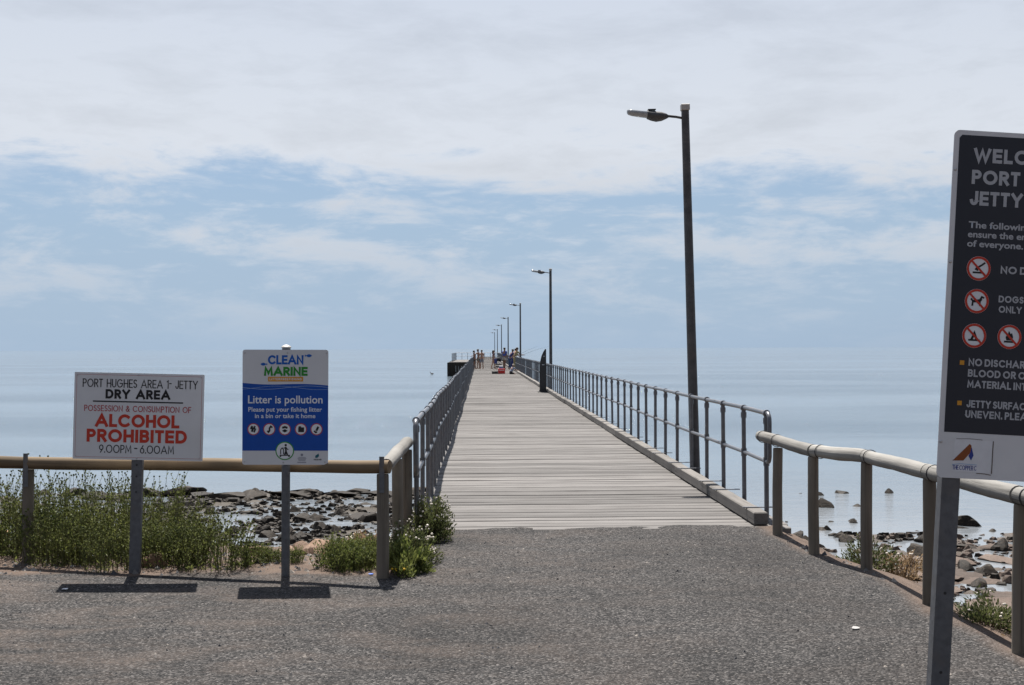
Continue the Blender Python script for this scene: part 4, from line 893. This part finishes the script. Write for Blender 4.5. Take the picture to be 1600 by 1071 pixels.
q = RF[3]; shrub('shore_bush', 'dark green bush at the apron edge behind the welcome board post', q.x + 0.20, q.y - 0.45, -0.06, 0.16, 0.42, 0.18, 9, M_shrub, 1500, 8)
shrub('shore_bush', 'sparse dry bush between the last two log rail posts', q.x + 0.30, q.y - 0.95, -0.10, 0.16, 0.3, 0.16, 10, M_dry, 1200, 14)

# ------------------------------------------------------------------ litter
q = at(118, 868); t = thing('plastic_bottle', 'crushed clear plastic bottle lying at the edge of the weeds', 'bottle', (q.x, q.y, height(q.x, q.y) + 0.035), (0, 0, 0.35))
MB().tube([(-0.11, 0, 0), (-0.10, 0, 0), (0.02, 0, 0.004), (0.06, 0, 0.006), (0.085, 0, 0.01), (0.10, 0, 0.012)], [0.028, 0.033, 0.030, 0.030, 0.014, 0.013], 12).build('bottle_body', mat_plain('bottle_plastic', (0.55, 0.60, 0.62), 0.15, 0, 0.1), t, 50)
MB().tube([(0.101, 0, 0.012), (0.118, 0, 0.013)], 0.015, 10).build('bottle_cap', M_pwhite, t, 40)
q = at(140, 873); tag(MB().bbox((-0.045, -0.02, 0), (0.045, 0.02, 0.02), 0.006).build('paper_scrap', M_pwhite), 'crumpled white paper scrap beside the plastic bottle', 'litter').location = (q.x, q.y, height(q.x, q.y) + 0.002)
def scrap(label, px, py, sx, sy, mat, name='paper_scrap'):
    q = at(px, py); r_ = random.Random(px); pts = [(sx * math.cos(a * 0.9) * r_.uniform(0.6, 1.1), sy * math.sin(a * 0.9) * r_.uniform(0.6, 1.1), r_.uniform(0.008, 0.014)) for a in range(7)]
    mb = MB(); mb.add(pts + [(x, y, z - 0.004) for x, y, z in pts], [tuple(range(7)), tuple(range(13, 6, -1))] + [(i, i + 7, (i + 1) % 7 + 7, (i + 1) % 7) for i in range(7)])
    o = mb.build(name, mat); o.location = (q.x, q.y, height(q.x, q.y)); return tag(o, label, 'litter')
scrap('flat white scrap lying alone on the asphalt beside the log rail', 1337, 984, 0.028, 0.03, mat_plain('grubby_paper', (0.30, 0.29, 0.28), 0.8))
scrap('small white scrap on the asphalt in front of the DRY AREA sign', 102, 923, 0.022, 0.03, M_pwhite)
scrap('tiny blue plastic piece at the foot of the corner fence post', 580, 899, 0.02, 0.015, M_blue, 'plastic_piece')
q = at(28, 846, 0.0); t = thing('orange_wrapper', 'orange and white wrapper caught in the weeds by the fence post', 'litter', (q.x, q.y - 0.35, height(q.x, q.y - 0.35) + 0.10), (0.5, 0.1, 0.3))
MB().bbox((-0.05, -0.01, 0.04), (0.05, 0.01, 0.12), 0.004).build('wrapper_top', M_orange, t); MB().bbox((-0.04, -0.009, -0.05), (0.04, 0.009, 0.038), 0.004).build('wrapper_bottom', M_pwhite, t)

# ------------------------------------------------------------------ people far out on the jetty
def skin_mesh(name, chains, mat):
    """chains: lists of (point, radius) sharing end points; grown into one surface"""
    vs = []; es = []; rs = []; idx = {}
    for ch in chains:
        prev = None
        for p_, r in ch:
            key = tuple(round(c, 4) for c in p_)
            if key not in idx: idx[key] = len(vs); vs.append(p_); rs.append(r)
            if prev is not None and prev != idx[key]: es.append((prev, idx[key]))
            prev = idx[key]
    me = bpy.data.meshes.new(name); me.from_pydata([tuple(v) for v in vs], es, []); o = bpy.data.objects.new(name, me); col.objects.link(o)
    sk = o.modifiers.new('skin', 'SKIN'); sk.use_smooth_shade = True
    for i, r in enumerate(rs): me.skin_vertices[0].data[i].radius = r if isinstance(r, tuple) else (r, r)
    me.skin_vertices[0].data[0].use_root = True
    sb = o.modifiers.new('sub', 'SUBSURF'); sb.levels = 1; sb.render_levels = 1
    dg = bpy.context.evaluated_depsgraph_get(); out = bpy.data.meshes.new_from_object(o.evaluated_get(dg)); bpy.data.objects.remove(o)
    out.name = name; out.materials.clear(); out.materials.append(mat)
    return out
def limb(A, L, ang, side=0.0): return Vector((A[0] + L * math.sin(side), A[1] + L * math.sin(ang) * math.cos(side), A[2] - L * math.cos(ang) * math.cos(side)))
M_skin = mat_plain('skin', (0.34, 0.19, 0.13), 0.6, 0, 0.08); M_skin2 = mat_plain('skin_tanned', (0.22, 0.12, 0.08), 0.6, 0, 0.08); M_hair = mat_plain('dark_hair', (0.018, 0.013, 0.010), 0.6); M_eye = mat_plain('eye', (0.02, 0.02, 0.02), 0.3)
def person(label, loc, heading, H=1.7, lean=0.0, legs=((0.08, 0.05), (-0.08, 0.05)), arms=((0.1, 0.2, 0.08), (0.1, 0.2, 0.08)), skin=M_skin, shirt=None, shorts=None, hair=M_hair, longhair=False, seat=None, nod=0.0, hat=None, sleeve=0.6, trouser=0.55):
    t = thing('person', label, 'person', loc, (0, 0, heading)); k = H / 1.7
    P0 = Vector((0, 0, 0)); hips = [Vector((s_ * 0.09, 0, -0.04)) for s_ in (-1, 1)]; ank = []; kn = []
    for h_, (a, bend) in zip(hips, legs): K = limb(h_, 0.43, a); kn.append(K); ank.append(limb(K, 0.41, a - bend))
    drop = seat if seat is not None else -min(a.z for a in ank) + 0.075
    up = lambda v: Vector((v.x, v.y, v.z + drop)) * k
    sd = Vector((0, math.sin(lean), math.cos(lean))); waist = sd * 0.14; chest = sd * 0.34; neck = sd * 0.50; hd = Vector((0, math.sin(lean * 0.6 + nod), math.cos(lean * 0.6 + nod)))
    h0 = neck + hd * 0.07; h1 = neck + hd * 0.16; h2 = neck + hd * 0.245
    r = lambda *a: tuple(x * k for x in a)
    body = [[(up(P0), r(0.135, 0.105)), (up(waist), r(0.125, 0.095)), (up(chest), r(0.155, 0.11)), (up(neck), r(0.055, 0.055)), (up(h0), r(0.065, 0.075)), (up(h1), r(0.080, 0.098)), (up(h2), r(0.055, 0.065))]]
    shc = [[(up(P0 + sd * 0.02), r(0.150, 0.120)), (up(waist), r(0.143, 0.113)), (up(chest), r(0.172, 0.127)), (up(neck - sd * 0.045), r(0.075, 0.07))]]
    soc = [[(up(waist * 0.5), r(0.148, 0.118)), (up(P0), r(0.155, 0.125))]]
    hands = []
    for i, s_ in enumerate((-1, 1)):
        A, K, F = hips[i], kn[i], ank[i]
        toe = F + Vector((0, 0.17, -0.045)); heel = F + Vector((0, -0.03, -0.045))
        body.append([(up(P0), r(0.135, 0.105)), (up(A), r(0.088, 0.09)), (up(A.lerp(K, 0.5)), r(0.074, 0.078)), (up(K), r(0.054, 0.056)), (up(K.lerp(F, 0.4)), r(0.053, 0.055)), (up(F), r(0.036, 0.038)), (up(toe), r(0.034, 0.022))])
        body.append([(up(F), r(0.036, 0.038)), (up(heel), r(0.032, 0.026))])
        soc.append([(up(P0), r(0.155, 0.125)), (up(A), r(0.108, 0.108)), (up(A.lerp(K, trouser)), r(0.096, 0.098))] + ([(up(K), r(0.072, 0.074)), (up(K.lerp(F, 0.85)), r(0.055, 0.06))] if trouser > 0.9 else []))
        S = neck - sd * 0.06 + Vector((s_ * 0.185, 0, 0)); a, e, ab = arms[i]
        E = limb(S, 0.29, a, s_ * ab); Wr = limb(E, 0.25, a + e, s_ * ab * 0.4); d = (Wr - E).normalized(); Hd = Wr + d * 0.07
        body.append([(up(chest), r(0.155, 0.11)), (up(S), r(0.058, 0.06)), (up(S.lerp(E, 0.5)), r(0.046, 0.047)), (up(E), r(0.038, 0.038)), (up(E.lerp(Wr, 0.4)), r(0.036, 0.036)), (up(Wr), r(0.025, 0.028)), (up(Hd), r(0.018, 0.036))])
        shc.append([(up(chest), r(0.172, 0.127)), (up(S), r(0.076, 0.078)), (up(S.lerp(E, sleeve)), r(0.062, 0.062))])
        hands.append((up(Hd), d, s_))
    bm_ = skin_mesh('body', body, skin)
    bo = obj('body', bm_, t)
    fm_ = MB()                       # fingers, nose and ears complete the body mesh
    for hp, d, s_ in hands:
        sv = Vector((0, 1, 0)).cross(d); sv = Vector((0, 0.8, 0.2)) if sv.length < 0.3 else d.cross(Vector((s_, 0, 0))).normalized()
        for j, L in enumerate((0.062, 0.072, 0.068, 0.052)):
            b0 = hp + d * 0.02 * k + sv * (j - 1.5) * 0.017 * k; m_ = b0 + d * L * 0.55 * k; e_ = m_ + (d + Vector((-s_ * 0.5, 0, 0))).normalized() * L * 0.5 * k
            fm_.tube([b0, m_, e_], [0.0088 * k, 0.008 * k, 0.006 * k], 6)
        b0 = hp - d * 0.03 * k + sv * 0.03 * k; fm_.tube([b0, b0 + (d * 0.6 + sv).normalized() * 0.035 * k, b0 + (d + sv * 0.5).normalized() * 0.065 * k], [0.010 * k, 0.009 * k, 0.007 * k], 6)
    hc = up(h1); fw = Vector((0, math.cos(lean * 0.6 + nod), -math.sin(lean * 0.6 + nod)))
    fm_.ell(tuple(hc + fw * 0.097 * k), (0.012 * k, 0.016 * k, 0.02 * k), 8, 6)
    for s_ in (-1, 1): fm_.ell(tuple(hc + Vector((s_ * 0.080 * k, -0.005, 0))), (0.010 * k, 0.018 * k, 0.028 * k), 8, 6)
    bmx = bmesh.new(); bmx.from_mesh(bm_); tm = fm_.mesh('tmp', skin, 60); bmx.from_mesh(tm); bmx.to_mesh(bm_); bmx.free(); bpy.data.meshes.remove(tm)
    for s_ in (-1, 1): MB().ell(tuple(hc + fw * 0.088 * k + Vector((s_ * 0.032 * k, 0, 0.012 * k))), (0.011 * k, 0.007 * k, 0.007 * k), 8, 5).build('eye', M_eye, bo, 60)
    mth = MB().ell(tuple(hc + fw * 0.090 * k - hd * 0.052 * k), (0.024 * k, 0.008 * k, 0.006 * k), 8, 5).build('mouth', M_dred, bo, 60)
    hb = MB(); up_h = hd
    hb.ell((0, 0, 0), (0.090 * k, 0.104 * k, 0.088 * k), 14, 8)
    if longhair: hb.ell((0, -0.075 * k, -0.12 * k), (0.075 * k, 0.045 * k, 0.17 * k), 10, 8)
    ho = hb.build('hair' if not hat else 'hat', hair if not hat else hat, t, 60); ho.location = hc + up_h * 0.032 * k - fw * 0.018 * k; ho.rotation_euler = (-(lean * 0.6 + nod), 0, 0)
    if shirt: obj('shirt', skin_mesh('shirt', shc, shirt), t)
    if shorts: obj('trousers' if trouser > 0.9 else 'shorts', skin_mesh('shorts', soc, shorts), t)
    return t
def cloth(n, c): return mat_plain(n, c, 0.85, 0, 0.15, 12)
C_blk, C_grn, C_gry, C_pnk = cloth('black_cloth', (0.015, 0.016, 0.02)), cloth('green_cloth', (0.03, 0.09, 0.08)), cloth('grey_cloth', (0.20, 0.20, 0.23)), cloth('dusty_cloth', (0.22, 0.13, 0.14))
C_blu, C_nvy, C_red, C_khk, C_pale, C_cream, C_den = cloth('blue_cloth', (0.05, 0.09, 0.34)), cloth('navy_cloth', (0.018, 0.03, 0.14)), cloth('red_cloth', (0.26, 0.03, 0.035)), cloth('khaki_cloth', (0.26, 0.22, 0.11)), cloth('pale_blue_cloth', (0.24, 0.28, 0.38)), cloth('cream_cloth', (0.42, 0.38, 0.32)), cloth('denim', (0.03, 0.06, 0.13))
PY = 104.0
def jx(px, Y): return (px - 750) / FPX * Y
person('shirtless youth in black shorts by the handrail opposite the lamp posts', (jx(741, PY), PY, 0), R(-80), 1.50, -0.05, ((0.18, 0.1), (-0.12, 0.1)), ((0.2, 0.5, 0.1), (-0.1, 0.3, 0.1)), M_skin2, None, C_blk)
person('youth in green shorts reaching an arm out beside the other bathers', (jx(747.5, PY + 1), PY + 1, 0), R(70), 1.60, 0.05, ((0.1, 0.05), (-0.08, 0.05)), ((0.9, 0.3, 0.2), (0.2, 0.4, 0.1)), M_skin2, None, C_grn, nod=0.2)
person('bare-backed youth in grey knee-length shorts', (jx(752.5, PY - 0.5), PY - 0.5, 0), R(20), 1.54, 0.0, ((0.12, 0.05), (-0.14, 0.06)), ((0.1, 0.3, 0.15), (0.1, 0.5, 0.1)), M_skin, None, C_gry, trouser=0.85)
person('long-haired person in a dusty pink top with bare legs', (jx(770.5, PY), PY, 0), R(-85), 1.52, 0.05, ((0.25, 0.1), (-0.2, 0.1)), ((0.3, 0.6, 0.08), (0.1, 0.5, 0.08)), M_skin, C_pnk, C_pnk, longhair=True, trouser=0.3)
person('person in a long blue shirt and pale shorts watching the anglers', (jx(788, PY - 2), PY - 2, 0), R(-40), 1.72, 0.04, ((0.06, 0.04), (-0.08, 0.05)), ((0.1, 0.6, 0.06), (0.1, 0.4, 0.06)), M_skin2, C_blu, C_cream)
person('person in navy shirt and jeans bending toward the handrail', (jx(796, PY - 4), PY - 4, 0), R(-70), 1.66, 0.50, ((0.15, 0.08), (-0.1, 0.08)), ((0.7, 0.5, 0.08), (0.5, 0.5, 0.08)), M_skin2, C_nvy, C_den, trouser=0.98)
person('person in a red shirt leaning over the handrail', (jx(800.5, PY - 2), PY - 2, 0), R(-75), 1.70, 0.48, ((0.1, 0.06), (-0.15, 0.08)), ((0.8, 0.4, 0.1), (0.6, 0.5, 0.1)), M_skin2, C_red, C_nvy, trouser=0.98)
person('person in khaki shirt and trousers resting both arms on the handrail', (jx(804, PY - 6), PY - 6, 0), R(-65), 1.76, 0.38, ((0.12, 0.06), (-0.1, 0.06)), ((0.75, 0.7, 0.1), (0.75, 0.7, 0.1)), M_skin2, C_khk, C_khk, trouser=0.98)
person('child in a pale blue shirt sitting on the deck by the kerb', (jx(798, 82.5), 82.5, 0), R(-60), 1.30, 0.45, ((1.45, 2.2), (1.3, 2.3)), ((0.9, 0.6, 0.1), (0.8, 0.7, 0.1)), M_skin2, C_pale, C_blk, seat=0.14, hat=C_cream)
# their gear
def crate(name, label, cat, x, y, wd, dp, ht, mat, lidmat, handle=True):
    t = thing(name, label, cat, (x, y, 0.0)); MB().bbox((-wd/2, -dp/2, 0.0), (wd/2, dp/2, ht * 0.78), 0.015).build('box_body', mat, t); MB().bbox((-wd/2 - 0.008, -dp/2 - 0.008, ht * 0.785), (wd/2 + 0.008, dp/2 + 0.008, ht), 0.012).build('lid', lidmat, t)
    if handle: MB().tube([(-wd * 0.35, -dp/2 - 0.012, ht * 0.6), (-wd * 0.35, -dp/2 - 0.04, ht * 0.7), (wd * 0.35, -dp/2 - 0.04, ht * 0.7), (wd * 0.35, -dp/2 - 0.012, ht * 0.6)], 0.010, 8).build('handle', M_pwhite if mat != M_dark else M_dark, t, 50)
M_cool = mat_plain('red_cooler_plastic', (0.55, 0.018, 0.015), 0.4, 0, 0.06); M_bcool = mat_plain('blue_cooler_plastic', (0.02, 0.05, 0.28), 0.4, 0, 0.06)
crate('cooler_box', 'bright red cooler box on the jetty deck', 'cooler', jx(783.5, 84), 84, 0.46, 0.32, 0.33, M_cool, M_cool)
crate('tackle_box', 'low black tackle box next to the red cooler', 'box', jx(773, 84), 83.9, 0.40, 0.28, 0.18, M_dark, M_dark)
crate('cooler_box', 'small blue cooler with white lid behind the red cooler', 'cooler', jx(782.5, 98), 98, 0.30, 0.26, 0.34, M_bcool, M_pwhite)
t = thing('pushchair', 'dark pushchair parked among the anglers', 'pushchair', (jx(779, 102), 102, 0), (0, 0, R(-60)))
bm = bmesh.new(); bmesh.ops.create_uvsphere(bm, u_segments=14, v_segments=8, radius=0.3)
bmesh.ops.bisect_plane(bm, geom=bm.verts[:] + bm.edges[:] + bm.faces[:], plane_co=(0, 0, 0), plane_no=(0, 0.5, 1), clear_inner=True)
MB().bm(bm, Matrix.Translation((0, -0.05, 0.72)) @ Matrix.Diagonal((0.75, 0.9, 0.9, 1))).build('hood', C_blk, t, 60)
MB().bbox((-0.2, -0.22, 0.36), (0.2, 0.2, 0.44), 0.02).build('seat', C_blk, t); MB().bbox((-0.2, -0.30, 0.45), (0.2, -0.24, 0.85), 0.02).build('backrest', C_nvy, t)
MB().bbox((-0.17, -0.2, 0.16), (0.17, 0.14, 0.26), 0.03).build('basket', C_blk, t)
for s_ in (-1, 1):
    MB().tube([(s_ * 0.22, 0.36, 0.1), (s_ * 0.22, -0.1, 0.5), (s_ * 0.22, -0.46, 0.98)], 0.012, 8).build('frame_tube', M_dark, t, 50); MB().tube([(s_ * 0.22, -0.34, 0.1), (s_ * 0.22, 0.05, 0.44)], 0.012, 8).build('frame_tube', M_dark, t, 50)
    for y in (0.36, -0.34): MB().tube([(s_ * 0.24 + 0.02 * math.cos(0), y + 0.085 * math.cos(2*math.pi*j/16), 0.10 + 0.085 * math.sin(2*math.pi*j/16)) for j in range(16)], 0.016, 8, closed=True).build('wheel', M_dark, t, 60)
MB().tube([(-0.22, -0.46, 0.98), (0.22, -0.46, 0.98)], 0.014, 8).build('push_handle', M_dark, t, 50)
for i, (px, Y, dx, l) in enumerate(((806, 98.2, 2.2, 'thin fishing rod held out over the handrail by the person in khaki'), (802, 101.8, 1.6, 'thin fishing rod held out over the water by the person in red'))):
    t = thing('fishing_rod', l, 'fishing rod', (jx(px, Y) + 0.35, Y, 1.10)); MB().tube([(0, 0, 0), (dx * 0.5, 0.1, 0.42), (dx, 0.2, 0.72)], [0.009, 0.006, 0.003], 6).build('rod_blank', M_dark, t, 50)
    MB().ell((0.12, 0.02, 0.04), (0.035, 0.03, 0.04), 8, 6).build('reel', M_dark, t, 60)
# seabird resting on the water
q = at(675, 585, SEA); t = thing('seabird', 'small dark seabird floating on the open water', 'bird', (q.x, q.y, SEA), (0, 0, R(80)))
MB().ell((0, 0, 0.07), (0.09, 0.20, 0.085), 12, 8).ell((0, -0.22, 0.10), (0.03, 0.07, 0.02), 8, 6).tube([(0, 0.14, 0.10), (0, 0.20, 0.20), (0, 0.21, 0.27)], [0.045, 0.032, 0.030], 8).ell((0, 0.235, 0.29), (0.035, 0.05, 0.036), 8, 6).build('body', M_dark, t, 60)
MB().tube([(0, 0.28, 0.288), (0, 0.34, 0.28)], [0.013, 0.004], 6).build('beak', M_orange, t, 60)
for s_ in (-1, 1): MB().ell((s_ * 0.085, -0.04, 0.09), (0.02, 0.17, 0.055), 10, 6).build('wing', M_dark, t, 60)
